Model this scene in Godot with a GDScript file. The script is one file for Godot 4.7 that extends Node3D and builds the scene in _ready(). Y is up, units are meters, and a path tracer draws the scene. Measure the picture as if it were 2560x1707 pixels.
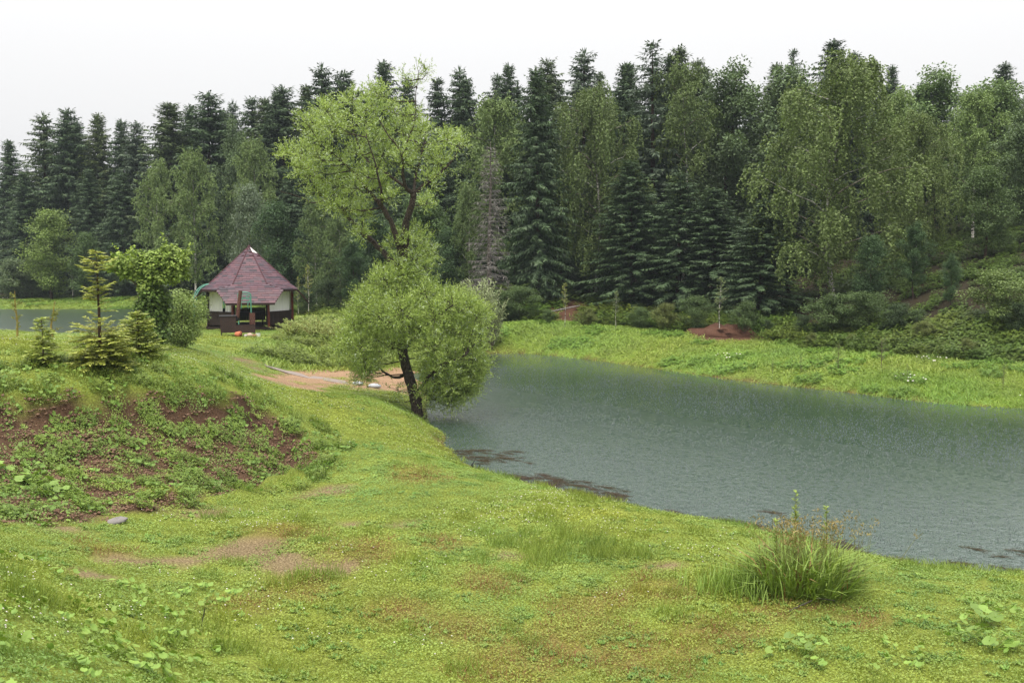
extends Node3D
# A rainy summer day at a small forest pond: lawn and earth mound in front, willow at the waterline, gazebo, spruce and birch forest behind.

# ---------------------------------------------------------------- mesh collector
class Mx:
	var v := PackedVector3Array()
	var n := PackedVector3Array()
	var c := PackedColorArray()
	var i := PackedInt32Array()
	func leaf(p: Vector3, dir: Vector3, side: Vector3, l: float, w: float, col: Color) -> void:
		var b := v.size()
		var m := p + dir * (l * 0.45)
		var s := side * (w * 0.5)
		v.append(p); v.append(m + s); v.append(p + dir * l); v.append(m - s)
		var q := dir.cross(side).normalized()
		n.append(q); n.append(q); n.append(q); n.append(q)
		c.append(col); c.append(col); c.append(col); c.append(col)
		i.append(b); i.append(b + 1); i.append(b + 2); i.append(b); i.append(b + 2); i.append(b + 3)
	func tri(a: Vector3, b: Vector3, d: Vector3, col: Color) -> void:
		var k := v.size()
		var q := (d - a).cross(b - a).normalized()
		v.append(a); v.append(b); v.append(d)
		n.append(q); n.append(q); n.append(q)
		c.append(col); c.append(col); c.append(col)
		i.append(k); i.append(k + 1); i.append(k + 2)
	func quad(a: Vector3, b: Vector3, d: Vector3, e: Vector3, col: Color) -> void:
		tri(a, b, d, col); tri(a, d, e, col)
	func blade(p: Vector3, dir: Vector3, side: Vector3, h: float, w: float, bend: Vector3, col: Color) -> void:
		# a grass blade of two segments that bends over
		var m := p + dir * (h * 0.55) + bend * (h * 0.12)
		var t := p + dir * (h * 0.9) + bend * (h * 0.5)
		var s := side * (w * 0.5)
		tri(p - s, m - s * 0.8, p + s, col); tri(p + s, m - s * 0.8, m + s * 0.8, col); tri(m - s * 0.8, t, m + s * 0.8, col)
	func disc(p: Vector3, nor: Vector3, r: float, k: int, cup: float, col: Color, notch := 0.0) -> void:
		var u := nor.cross(Vector3(0.3, 0.2, 1.0)).normalized()
		var w := u.cross(nor)
		var o := p - nor * (r * cup)
		for j in k:
			var a0 := TAU * j / k
			var a1 := TAU * (j + 1) / k
			var r0 := r * (1.0 - notch * (1.0 if j == 0 else 0.12 * (j % 2)))
			var r1 := r * (1.0 - notch * (1.0 if (j + 1) % k == 0 else 0.12 * ((j + 1) % 2)))
			tri(o, p + (u * cos(a1) + w * sin(a1)) * r1, p + (u * cos(a0) + w * sin(a0)) * r0, col)
	func tube(pts: PackedVector3Array, rads: PackedFloat32Array, seg: int, col: Color) -> void:
		var base := v.size()
		var t0 := (pts[1] - pts[0]).normalized()
		var u := t0.cross(Vector3(0.31, 0.11, 0.94)).normalized()
		for k in pts.size():
			var t := (pts[mini(k + 1, pts.size() - 1)] - pts[maxi(k - 1, 0)]).normalized()
			u = (u - t * u.dot(t)).normalized()
			var w := t.cross(u)
			for j in seg:
				var q := u * cos(TAU * j / seg) + w * sin(TAU * j / seg)
				v.append(pts[k] + q * rads[k]); n.append(q); c.append(col)
		for k in pts.size() - 1:
			for j in seg:
				var a := base + k * seg + j
				var b := base + k * seg + (j + 1) % seg
				i.append(a); i.append(a + seg); i.append(b)
				i.append(b); i.append(a + seg); i.append(b + seg)
	func box(xf: Transform3D, size: Vector3, col: Color) -> void:
		for ax in 3:
			for s in [-1.0, 1.0]:
				var q := Vector3.ZERO; q[ax] = s
				var u := Vector3.ZERO; u[(ax + 1) % 3] = 1.0
				var w := q.cross(u)
				var h := size * 0.5
				var o := q * h
				var b := v.size()
				for cc in [[-1, -1], [-1, 1], [1, -1], [1, 1]]:
					v.append(xf * (o + u * h * float(cc[0]) + w * h * float(cc[1])))
					n.append((xf.basis * q).normalized()); c.append(col)
				i.append(b); i.append(b + 1); i.append(b + 2); i.append(b + 2); i.append(b + 1); i.append(b + 3)
	func ball(p: Vector3, r: Vector3, k: int, col: Color, rough := 0.0, rn: RandomNumberGenerator = null) -> void:
		var b := v.size()
		for a in k + 1:
			for j in k * 2:
				var th := PI * a / k
				var ph := PI * j / k
				var q := Vector3(sin(th) * cos(ph), cos(th), sin(th) * sin(ph))
				var e := 1.0 + (rn.randf_range(-rough, rough) if rn else 0.0)
				v.append(p + q * r * e); n.append((q / r).normalized()); c.append(col)
		for a in k:
			for j in k * 2:
				var x := b + a * k * 2 + j
				var y := b + a * k * 2 + (j + 1) % (k * 2)
				i.append(x); i.append(x + k * 2); i.append(y)
				i.append(y); i.append(x + k * 2); i.append(y + k * 2)
	func mesh(mat: Material) -> ArrayMesh:
		var a := []
		a.resize(Mesh.ARRAY_MAX)
		a[Mesh.ARRAY_VERTEX] = v; a[Mesh.ARRAY_NORMAL] = n; a[Mesh.ARRAY_COLOR] = c; a[Mesh.ARRAY_INDEX] = i
		var m := ArrayMesh.new()
		m.add_surface_from_arrays(Mesh.PRIMITIVE_TRIANGLES, a)
		m.surface_set_material(0, mat)
		return m

var rng := RandomNumberGenerator.new()
var taken := {}
var M := {}
var TINT := {}
const UP := Vector3.UP
const WHITE := Color(1, 1, 1)

# ---------------------------------------------------------------- naming and grouping
func numbered(called: String) -> String:
	var k: int = taken.get(called, 0)
	taken[called] = k + 1
	return called if k == 0 else "%s_%03d" % [called, k]

func tag(o: Node3D, label: String, category: String, group := "") -> void:
	o.set_meta("label", label); o.set_meta("category", category)
	if group != "": o.set_meta("group", group)

func thing(called: String, label: String, category: String, at := Vector3.ZERO, turn := 0.0, group := "") -> Node3D:
	var o := Node3D.new()
	o.name = numbered(called); add_child(o)
	o.position = at; o.rotation.y = turn
	tag(o, label, category, group)
	return o

func part(called: String, mesh: Mesh, parent: Node3D) -> MeshInstance3D:
	var m := MeshInstance3D.new()
	m.mesh = mesh; m.name = called
	parent.add_child(m, true)
	return m

func single(called: String, mesh: Mesh, label: String, category: String, at := Vector3.ZERO, group := "") -> MeshInstance3D:
	var m := MeshInstance3D.new()
	m.mesh = mesh; m.name = numbered(called); add_child(m); m.position = at
	tag(m, label, category, group)
	return m

func struct(called: String, mesh: Mesh) -> MeshInstance3D:
	var m := MeshInstance3D.new()
	m.mesh = mesh; m.name = called; add_child(m)
	m.set_meta("kind", "structure")
	return m

func stuff(called: String, mesh: Mesh, spots: Array, cols: PackedColorArray, label: String, category: String) -> void:
	var mm := MultiMesh.new()
	mm.transform_format = MultiMesh.TRANSFORM_3D
	mm.use_colors = true
	mm.mesh = mesh
	mm.instance_count = spots.size()
	for k in spots.size():
		mm.set_instance_transform(k, spots[k]); mm.set_instance_color(k, cols[k])
	var o := MultiMeshInstance3D.new()
	o.multimesh = mm; o.name = called; add_child(o)
	o.set_meta("kind", "stuff"); tag(o, label, category)

# ---------------------------------------------------------------- materials
func lin(r: float, g: float, b: float) -> Color:
	return Color(r, g, b).linear_to_srgb()

func mat(called: String, r: float, g: float, b: float, rough := 0.8, spec := 0.5) -> StandardMaterial3D:
	var m := StandardMaterial3D.new()
	m.resource_name = called
	m.albedo_color = lin(r, g, b); m.roughness = rough; m.metallic_specular = spec
	m.vertex_color_use_as_albedo = true
	return m

func fol(called: String, r: float, g: float, b: float, through := 0.6, rough := 0.55) -> StandardMaterial3D:
	var m := mat(called, r, g, b, rough, 0.4)
	m.cull_mode = BaseMaterial3D.CULL_DISABLED
	m.backlight_enabled = true
	m.backlight = Color(through, through, through * 0.75)
	return m

func noise_tex(seed_: int, freq: float, lo: Color, hi: Color, size := 512, octaves := 4) -> NoiseTexture2D:
	var f := FastNoiseLite.new()
	f.seed = seed_; f.frequency = freq; f.fractal_octaves = octaves
	f.noise_type = FastNoiseLite.TYPE_SIMPLEX_SMOOTH
	var g := Gradient.new()
	g.set_color(0, lo); g.set_color(1, hi)
	g.set_offset(0, 0.25); g.set_offset(1, 0.75)
	var t := NoiseTexture2D.new()
	t.width = size; t.height = size; t.seamless = true; t.noise = f; t.color_ramp = g
	return t

func bump_tex(seed_: int, freq: float, strength := 8.0, size := 512) -> NoiseTexture2D:
	var f := FastNoiseLite.new()
	f.seed = seed_; f.frequency = freq; f.fractal_octaves = 5
	var t := NoiseTexture2D.new()
	t.width = size; t.height = size; t.seamless = true; t.noise = f
	t.as_normal_map = true; t.bump_strength = strength
	return t

func grain(m: StandardMaterial3D, tex: Texture2D, scale: Vector3, bump: Texture2D = null, deep := 1.0) -> StandardMaterial3D:
	m.albedo_texture = tex
	m.uv1_triplanar = true; m.uv1_scale = scale
	if bump:
		m.normal_enabled = true; m.normal_texture = bump; m.normal_scale = deep
	return m

func make_materials() -> void:
	var soft := noise_tex(11, 0.02, Color(0.55, 0.55, 0.55), Color(1, 1, 1))
	var rough := bump_tex(12, 0.03, 10.0)
	M.ground = grain(mat("ground", 1, 1, 1, 0.95, 0.25), noise_tex(13, 0.03, Color(0.6, 0.58, 0.55), Color(1, 1, 1), 1024, 6), Vector3.ONE * 0.7, bump_tex(14, 0.05, 8.0, 1024), 0.7)
	M.ground.uv1_world_triplanar = true
	M.bark = grain(mat("spruce_bark", 0.10, 0.065, 0.05, 0.9, 0.3), soft, Vector3(1.5, 0.4, 1.5), rough, 1.0)
	M.dead = grain(mat("dead_wood", 0.33, 0.31, 0.295, 0.9, 0.3), soft, Vector3(1.5, 0.5, 1.5))
	M.wbark = grain(mat("willow_bark", 0.105, 0.082, 0.066, 0.85, 0.4), noise_tex(15, 0.02, Color(0.4, 0.38, 0.36), Color(1, 1, 1)), Vector3(3.0, 0.7, 3.0), bump_tex(16, 0.03, 16.0), 1.3)
	var bt := noise_tex(17, 0.012, Color(0.13, 0.12, 0.11), Color(1, 1, 1), 512, 4)
	bt.color_ramp.set_offset(0, 0.30); bt.color_ramp.set_offset(1, 0.42)
	M.birch = grain(mat("birch_bark", 0.46, 0.44, 0.41, 0.7, 0.4), bt, Vector3(0.35, 0.9, 0.35))
	M.twig = mat("twig", 0.09, 0.07, 0.045, 0.8)
	M.yellowstem = mat("yellow_stem", 0.25, 0.19, 0.04, 0.7)
	var blades := [["grass", 0.425, 0.535, 0.11], ["sedge", 0.31, 0.41, 0.08], ["herb", 0.29, 0.40, 0.08], ["colt", 0.26, 0.42, 0.09]]
	for b in blades: M[b[0]] = fol(b[0], b[1], b[2], b[3], 0.7, 0.5)
	M.flower = mat("petal", 0.75, 0.73, 0.72, 0.7)
	M.litter = mat("reed_litter", 0.11, 0.075, 0.048, 0.7)
	# crowns, one tint for each look
	TINT = {
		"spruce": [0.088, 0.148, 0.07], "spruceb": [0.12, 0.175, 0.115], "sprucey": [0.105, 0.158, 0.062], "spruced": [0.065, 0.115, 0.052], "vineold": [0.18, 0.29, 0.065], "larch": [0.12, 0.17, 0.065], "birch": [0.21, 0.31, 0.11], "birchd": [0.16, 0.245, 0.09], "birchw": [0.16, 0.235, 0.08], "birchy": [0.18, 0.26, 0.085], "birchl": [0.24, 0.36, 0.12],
		"aspen": [0.165, 0.25, 0.12], "aspenl": [0.23, 0.35, 0.15], "aspend": [0.15, 0.24, 0.09], "silver": [0.22, 0.30, 0.20], "bright": [0.26, 0.38, 0.10], "alder": [0.09, 0.17, 0.07], "alderl": [0.15, 0.25, 0.09],
		"sal": [0.20, 0.28, 0.15], "shd": [0.085, 0.14, 0.06], "shg": [0.13, 0.21, 0.075], "shy": [0.21, 0.26, 0.08], "shl": [0.22, 0.32, 0.10], "sapy": [0.29, 0.33, 0.10], "sap": [0.19, 0.25, 0.11], "wsap": [0.24, 0.30, 0.15],
		"shw": [0.44, 0.55, 0.20], "silverw": [0.40, 0.48, 0.27], "willow": [0.55, 0.62, 0.44], "fir": [0.55, 0.62, 0.16], "firg": [0.48, 0.58, 0.14], "vine": [0.37, 0.52, 0.11], "hedge": [0.34, 0.47, 0.14]}
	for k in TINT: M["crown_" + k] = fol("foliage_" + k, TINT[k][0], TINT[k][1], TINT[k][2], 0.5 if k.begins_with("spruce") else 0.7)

# ---------------------------------------------------------------- the lie of the land
const SPLINE: Array[Vector3] = [Vector3(-3.31, -36.69, 5.908), Vector3(-3.02, -31.23, -50.22), Vector3(-2.25, -27.99, -35.41), Vector3(-1.56, -25.26, -12.24), Vector3(-0.9, -24.08, -6.211), Vector3(0.19, -22.8, 1.383), Vector3(1.08, -21.83, 3.723), Vector3(2.3, -20.6, 1.49), Vector3(3.29, -19.8, 1.081), Vector3(4.13, -19.15, 4.807), Vector3(4.77, -18.51, 0.7491), Vector3(5.36, -17.91, 2.407), Vector3(5.91, -17.32, 5.287), Vector3(6.64, -16.42, -5.773), Vector3(7.49, -16.05, -1.764), Vector3(8.51, -15.95, 5.993), Vector3(10.58, -15.65, 5.6), Vector3(13.36, -15.09, -1.998), Vector3(-3.64, -41.34, 13.02), Vector3(-3.41, -49.08, 10.16), Vector3(-2.2, -53.91, -10.15), Vector3(0.44, -54.36, -18.79), Vector3(2.58, -52.62, 1.8), Vector3(5.58, -48.71, -0.612), Vector3(7.8, -45.35, 0.2277), Vector3(9.9, -42.41, 1.945), Vector3(11.9, -40.32, -0.8987), Vector3(13.67, -38.31, -2.068), Vector3(15.23, -36.38, 1.914), Vector3(16.91, -35.21, 7.706), Vector3(18.26, -34.74, -9.709), Vector3(20.34, -32.56, 1.016), Vector3(24.33, -29.26, -4.86), Vector3(-2.42, -59.35, 1.886), Vector3(-2.42, -62.35, -6.387), Vector3(0.47, -57.17, 25.73), Vector3(0.47, -60.17, -7.615), Vector3(4.96, -55.32, 13.1), Vector3(4.96, -58.32, -7.555), Vector3(9, -52.55, 7.003), Vector3(9, -55.55, -6.215), Vector3(12.45, -49.18, 5.661), Vector3(12.45, -52.18, -7.305), Vector3(15.08, -45.01, 7.295), Vector3(15.08, -48.01, -5.748), Vector3(17.4, -41.73, 10.1), Vector3(17.4, -44.73, -9.158), Vector3(20.34, -38.83, 8.446), Vector3(20.34, -41.83, -14.39), Vector3(23.08, -34.78, 10.59), Vector3(23.08, -37.78, -10.52), Vector3(-3.35, -29.13, 41.3), Vector3(-4.15, -31.6, 54.16), Vector3(-3.23, -26.64, 37.17), Vector3(-2.29, -23.14, 20.41), Vector3(-1.61, -21.6, -2.203), Vector3(-0.26, -20.62, -1.712), Vector3(1.72, -18.81, 0.6703), Vector3(3.42, -17.52, -0.3784), Vector3(4.83, -16.12, 3.273), Vector3(5.97, -14.74, 0.851), Vector3(7.69, -14.39, -1.012), Vector3(-15.82, -57.08, 2.076), Vector3(-16.46, -53.1, -1.831), Vector3(-13.81, -58.39, -6.808), Vector3(-12.45, -49.18, -5.899), Vector3(-9.85, -41.54, 0.2009), Vector3(-9.59, -37.18, -18.9), Vector3(-8.45, -43.07, -2.325), Vector3(-7.54, -38.34, 2.9), Vector3(-5.63, -41.67, 4.788), Vector3(-6.98, -44.92, -10.77), Vector3(-4.76, -41.5, -8.927), Vector3(-12.23, -60.05, 5.214), Vector3(-8.05, -46.93, 15.95), Vector3(-6.57, -50.28, 1.519), Vector3(-4.84, -53.87, 7.651), Vector3(-5.62, -49.13, -6.014), Vector3(-9.3, -60.05, 0.2288), Vector3(-6.22, -31.6, -26.19), Vector3(-7.17, -31.21, -3.642), Vector3(-8.09, -32.92, -1.603), Vector3(-4.61, -26.05, -45.54), Vector3(-3.34, -21.25, 11.92), Vector3(-3.44, -25.33, 12.7), Vector3(-10.84, -20.67, -23.05), Vector3(-9.72, -21, 29.87), Vector3(-8.87, -22.1, -10.37), Vector3(-7.79, -22.92, 18.13), Vector3(-6.98, -24.34, 19.92), Vector3(-6.6, -25.54, 4.135), Vector3(-5.69, -24.72, -7.998), Vector3(-4.81, -23.34, -10.77), Vector3(-4.04, -21.76, -7.439), Vector3(-8.7, -16.39, -27.29), Vector3(-7.87, -16.5, 16.44), Vector3(-7.08, -17.43, -1.938), Vector3(-6.42, -18.68, -5.74), Vector3(-5.6, -19.9, -7.374), Vector3(-4.87, -21.06, -14.79), Vector3(-16.6, -31.73, -1.327), Vector3(-14.23, -32.24, -2.182), Vector3(-12.64, -33.27, -4.712), Vector3(-12.32, -36.33, 12.41), Vector3(-9.95, -33.81, 26), Vector3(-12.83, -42.46, 2.546), Vector3(-9.25, -34.25, -12.41), Vector3(-26.36, -50.47, -0.5297), Vector3(-19.18, -47.97, -1.23), Vector3(-17.54, -51.81, 4.066), Vector3(-33.61, -64.42, 0.07827), Vector3(-29.17, -63.31, 0.5192), Vector3(-24.59, -61.54, -3.773), Vector3(-42.83, -82.19, 10.71), Vector3(-36.46, -79.24, 25.22), Vector3(-30.32, -75.97, 5.792), Vector3(-39.8, -81.07, -19.24), Vector3(-33.91, -78.52, -20.74), Vector3(-22.13, -63.9, 3.391), Vector3(-25.9, -70.65, -1.197), Vector3(-53.11, -102.13, -0.6304), Vector3(-44.26, -96.4, -0.2957), Vector3(-36.89, -92.62, 0.7089), Vector3(-28.02, -88.37, 0.776), Vector3(-18.85, -79.93, -2.092), Vector3(-18.19, -72.09, -0.8606), Vector3(-23.8, -76.96, 0.05161), Vector3(-61.46, -95.73, -0.1014), Vector3(-41.49, -64.42, 0.06179), Vector3(-52.86, -82.19, 20), Vector3(-52.18, -81.07, -22.34), Vector3(-19.82, -30.71, -2.611), Vector3(-12.39, -19.14, 10.59), Vector3(-8.4, -13.66, 4.466), Vector3(-6.85, -12.85, 12.44), Vector3(-5.6, -10.48, 8.301), Vector3(-4.09, -7.6, 19.88), Vector3(-6.51, -13.59, -16.46), Vector3(-6.26, -14.6, 5.78), Vector3(-5.23, -12.15, 2.081), Vector3(-3.88, -8.94, -12.84), Vector3(-4.42, -13.55, -12.16), Vector3(-3.15, -10.39, -10.82), Vector3(-2.77, -13.83, 5.322), Vector3(-1.77, -11.06, -0.3781), Vector3(0.12, -14.11, 1.649), Vector3(0.1, -11.29, -0.8541), Vector3(2.49, -14.19, 0.4356), Vector3(2.46, -11.22, 1.079), Vector3(5.16, -13.39, -4.432), Vector3(6.98, -13.03, 0.7286), Vector3(5.78, -10.73, 5.815), Vector3(4.28, -11.06, -3.384), Vector3(-2.66, -16.84, 1.252), Vector3(-4.66, -16.5, 13.22), Vector3(-0.61, -18.41, 0.6681), Vector3(1.52, -16.63, -4.255), Vector3(8.84, -13.03, -1.266), Vector3(-5.69, -16.5, -6.55), Vector3(-2.68, -66, -3.096), Vector3(0.54, -66, 8.696), Vector3(5.72, -64, -1.396), Vector3(10.23, -60, -1.453), Vector3(14.1, -56, 4.205), Vector3(17.65, -53, -3.85), Vector3(20.71, -50, 1.523), Vector3(24.43, -47, 9.088), Vector3(0.69, -85, 3.626), Vector3(13.64, -80, -1.872), Vector3(23.97, -72, -0.8352), Vector3(34.3, -66, 1.732), Vector3(46.77, -90, 0.7774), Vector3(18.76, -110, 0.8036), Vector3(41.09, -110, -0.451), Vector3(-9.09, -80, -3.645), Vector3(-12.51, -110, -1.173), Vector3(-18.37, -78, 3.904), Vector3(-25.9, -110, 0.4941), Vector3(-44.57, -112, -0.1815), Vector3(-59.25, -114, 0.08276), Vector3(-68.21, -100, 0.2009), Vector3(35.08, -45, -0.314), Vector3(54.57, -70, -1.164), Vector3(0.4, -50.8, -6.077), Vector3(0.4, -47.6, -8.831), Vector3(0.4, -44.4, 0.7454), Vector3(0.4, -41.2, -2.99), Vector3(0.4, -38, -3.472), Vector3(0.4, -34.8, -1.437), Vector3(0.4, -31.6, 1.314), Vector3(0.4, -28.4, 7.331), Vector3(0.4, -25.2, 1.751), Vector3(3.6, -47.6, 5.504), Vector3(3.6, -44.4, -4.355), Vector3(3.6, -41.2, -3.844), Vector3(3.6, -38, 4.446), Vector3(3.6, -34.8, -0.5296), Vector3(3.6, -31.6, -1.243), Vector3(3.6, -28.4, -5.338), Vector3(3.6, -25.2, -4.315), Vector3(3.6, -22, -2.645), Vector3(6.8, -44.4, 2.28), Vector3(6.8, -41.2, 2.476), Vector3(6.8, -38, -8.076), Vector3(6.8, -34.8, 6.762), Vector3(6.8, -31.6, 2.088), Vector3(6.8, -28.4, 3.779), Vector3(6.8, -25.2, -1.051), Vector3(6.8, -22, -1.084), Vector3(6.8, -18.8, -4.597), Vector3(10, -38, 3.404), Vector3(10, -34.8, -11.97), Vector3(10, -31.6, 4.358), Vector3(10, -28.4, -0.3484), Vector3(10, -25.2, 4.963), Vector3(10, -22, -3.538), Vector3(10, -18.8, -5.761), Vector3(13.2, -34.8, 6.728), Vector3(13.2, -31.6, -9.226), Vector3(13.2, -28.4, 7.286), Vector3(13.2, -25.2, -1.244), Vector3(13.2, -22, -5.132), Vector3(13.2, -18.8, 0.4882), Vector3(16.4, -31.6, -0.2991), Vector3(16.4, -28.4, -7.026), Vector3(16.4, -25.2, -3.482), Vector3(16.4, -22, 6.308), Vector3(19.6, -31.6, 6.079), Vector3(19.6, -28.4, -9.938), Vector3(19.6, -25.2, 10.76), Vector3(0, -4, -9.757), Vector3(-4, -3, 3.619), Vector3(5, -4, 3.078), Vector3(0, 4, 0.2106), Vector3(-8, 0, -1.321), Vector3(10, -4, -0.8094), Vector3(0, 14, 0.02589), Vector3(-20, -8, -0.8743), Vector3(22, -8, -0.4453), Vector3(20, 8, 0.2753), Vector3(-20, 10, -0.2822), Vector3(-30, -30, 0.7746), Vector3(-45, -55, 1.013)]
const SPLINE_PLANE := Vector3(-1.23714, 0.43493, -0.77756)
var pond := PackedVector2Array([Vector2(-3.31, -36.69), Vector2(-3.02, -31.23), Vector2(-2.25, -27.99), Vector2(-1.56, -25.26), Vector2(-0.9, -24.08), Vector2(0.19, -22.8), Vector2(1.08, -21.83), Vector2(2.3, -20.6), Vector2(3.29, -19.8), Vector2(4.13, -19.15), Vector2(4.77, -18.51), Vector2(5.36, -17.91), Vector2(5.91, -17.32), Vector2(6.64, -16.42), Vector2(7.49, -16.05), Vector2(8.51, -15.95), Vector2(10.58, -15.65), Vector2(13.36, -15.09), Vector2(24.33, -29.26), Vector2(20.34, -32.56), Vector2(18.26, -34.74), Vector2(16.91, -35.21), Vector2(15.23, -36.38), Vector2(13.67, -38.31), Vector2(11.9, -40.32), Vector2(9.9, -42.41), Vector2(7.8, -45.35), Vector2(5.58, -48.71), Vector2(2.58, -52.62), Vector2(0.44, -54.36), Vector2(-2.2, -53.91), Vector2(-3.41, -49.08), Vector2(-3.64, -41.34)])
var face := PackedVector2Array([Vector2(-14.48, -19.95), Vector2(-10.48, -19.95), Vector2(-9.5, -20.5), Vector2(-8.62, -21.45), Vector2(-7.62, -22.4), Vector2(-6.74, -23.45), Vector2(-6.2, -24.15), Vector2(-5.51, -24), Vector2(-4.79, -23), Vector2(-4.33, -21.85), Vector2(-4.86, -21.2), Vector2(-5.57, -19.8), Vector2(-6.33, -18.4), Vector2(-6.91, -17), Vector2(-7.55, -15.8), Vector2(-8.05, -15.15), Vector2(-12.05, -15.15)])
var sand := PackedVector2Array([Vector2(-8.57, -32.7), Vector2(-9.22, -38.85), Vector2(-7.38, -41.95), Vector2(-5.25, -45.85), Vector2(-3.83, -47.95), Vector2(-3.2, -38), Vector2(-3.4, -36.5), Vector2(-4.25, -37), Vector2(-5.38, -36.45), Vector2(-6.73, -36.5), Vector2(-6.23, -29.2), Vector2(-6.79, -28.55)])
var soil_patch := PackedVector2Array([Vector2(2.3, -62.85), Vector2(2.66, -65.4), Vector2(4.6, -66.6), Vector2(5.8, -64.85), Vector2(5.36, -62.75), Vector2(3.53, -61.95)])
var bare: Array[Vector3] = [Vector3(-4.18, -15.7, 0.75), Vector3(-3.49, -14.95, 0.7), Vector3(-4.57, -15.25, 0.55), Vector3(-2.62, -14.95, 0.5), Vector3(-5.82, -18, 0.6), Vector3(-5.64, -12.8, 0.45), Vector3(-5.84, -14.3, 0.5), Vector3(-10.74, -39.2, 0.7), Vector3(-3.78, -20.3, 0.5), Vector3(-5.07, -14.65, 0.4), Vector3(-4.29, -19.9, 0.3), Vector3(-1.96, -17.5, 0.35), Vector3(0, -15.8, 0.3), Vector3(2.37, -15.35, 0.4), Vector3(-2.89, -17.4, 0.35), Vector3(-7.24, -15.55, 0.4), Vector3(-10.02, -38.25, 0.5)]
var dry: Array[Vector3] = [Vector3(0.87, -12.15, 1.1), Vector3(0.1, -11.5, 1), Vector3(1.55, -11.5, 0.9), Vector3(-0.69, -12.65, 0.8), Vector3(2.69, -12.35, 0.9), Vector3(-1.54, -13.1, 0.8), Vector3(-0.3, -14.45, 0.7), Vector3(-3.07, -13.85, 0.8), Vector3(-2.49, -15.75, 0.9), Vector3(-4.02, -16.7, 1), Vector3(-1.22, -16.3, 0.6), Vector3(-6.24, -14.7, 0.6), Vector3(3.72, -13.25, 0.7), Vector3(2.19, -14.2, 0.8), Vector3(1.13, -13.55, 0.8), Vector3(-2.04, -21.45, 0.9), Vector3(4.7, -12.9, 0.7), Vector3(-3.64, -12.8, 0.6)]
var colt_spots: Array[Vector3] = [Vector3(6.07, -12.05, 1.3), Vector3(6.99, -13.05, 1), Vector3(4.81, -11.2, 1), Vector3(5.34, -11.35, 1.1), Vector3(3.4, -11.4, 0.45), Vector3(-4.77, -9.65, 1.3), Vector3(-6.1, -12, 1), Vector3(-4.4, -10.7, 1.2), Vector3(-4.23, -7.85, 1.3), Vector3(-3.99, -9.2, 1.1), Vector3(-3.83, -10.6, 1), Vector3(-5.38, -11.7, 0.9), Vector3(-4.23, -12.65, 0.7), Vector3(-8.74, -17.3, 1), Vector3(-8.02, -18.85, 1.2), Vector3(-7.51, -16, 0.7), Vector3(-7.81, -20.4, 1.3), Vector3(-6.5, -21.95, 1.2), Vector3(-9.26, -19.95, 1.2), Vector3(-7.51, -22.05, 1.3), Vector3(-8.89, -21.05, 1.2), Vector3(-5.98, -23.1, 1), Vector3(-10.18, -20.35, 1.2), Vector3(-6.75, -20.45, 1.1)]
const GX := -64
const GZ := -124
const GW := 129
const GH := 141
var land := PackedFloat32Array()
var wob := FastNoiseLite.new()
var wob2 := FastNoiseLite.new()

func make_land() -> void:
	wob.seed = 5; wob.frequency = 0.35; wob.fractal_octaves = 3
	wob2.seed = 9; wob2.frequency = 0.09; wob2.fractal_octaves = 3
	land.resize(GW * GH)
	var ax := PackedFloat32Array()
	var az := PackedFloat32Array()
	var aw := PackedFloat32Array()
	for s in SPLINE:
		ax.append(s.x / 20.0); az.append(s.y / 20.0); aw.append(s.z)
	var cnt := ax.size()
	for r in GH:
		var qz := (GZ + r) / 20.0
		for k in GW:
			var qx := (GX + k) / 20.0
			var h := SPLINE_PLANE.x + SPLINE_PLANE.y * qx + SPLINE_PLANE.z * qz
			for j in cnt:
				var dx := qx - ax[j]
				var dz := qz - az[j]
				var d2 := dx * dx + dz * dz
				if d2 > 1e-9: h += aw[j] * d2 * log(d2) * 0.5
			land[r * GW + k] = h

func smooth_ground(x: float, z: float) -> float:
	var fx := clampf(x - GX, 1.0, GW - 2.001)
	var fz := clampf(z - GZ, 1.0, GH - 2.001)
	var ix := int(fx)
	var iz := int(fz)
	var tx := fx - ix
	var tz := fz - iz
	var rows := [0.0, 0.0, 0.0, 0.0]
	for r in 4:
		var o := clampi(iz - 1 + r, 0, GH - 1) * GW
		var a := land[o + maxi(ix - 1, 0)]
		var b := land[o + ix]
		var c := land[o + ix + 1]
		var d := land[o + mini(ix + 2, GW - 1)]
		rows[r] = cubic_interpolate(b, c, a, d, tx)
	return cubic_interpolate(rows[1], rows[2], rows[0], rows[3], tz)

func in_face(x: float, z: float) -> bool:
	return x < 0.0 and z < -14.0 and z > -28.0 and Geometry2D.is_point_in_polygon(Vector2(x + wob.get_noise_2d(x * 2.0, z * 2.0) * 0.5, z + wob.get_noise_2d(z * 2.0, x * 2.0) * 0.5), face)

func line_distance(p: Vector2, line: PackedVector2Array, from: int, to: int) -> float:
	var best := 1e9
	for k in range(from, to):
		best = minf(best, p.distance_to(Geometry2D.get_closest_point_to_segment(p, line[k], line[k + 1])))
	return best

func crest_distance(x: float, z: float) -> float:
	return line_distance(Vector2(x, z), face, 0, 9)

func ground(x: float, z: float) -> float:
	var h := smooth_ground(x, z)
	var k := 0.035
	if in_face(x, z):
		k = 0.13
		var dc := crest_distance(x, z)
		h -= 0.5 * smoothstep(0.0, 0.45, dc) * (1.0 - smoothstep(0.9, 4.0, dc))
	return h + wob.get_noise_2d(x * 3.0, z * 3.0) * k

func far_side(x: float, z: float) -> float:
	return -z - (55.0 - 1.2 * maxf(x, -2.0)) if x > -6.0 else -1.0

func left_pond(x: float, z: float) -> bool:
	return x < -21.0 and z < -58.0 and z > -86.0

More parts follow.
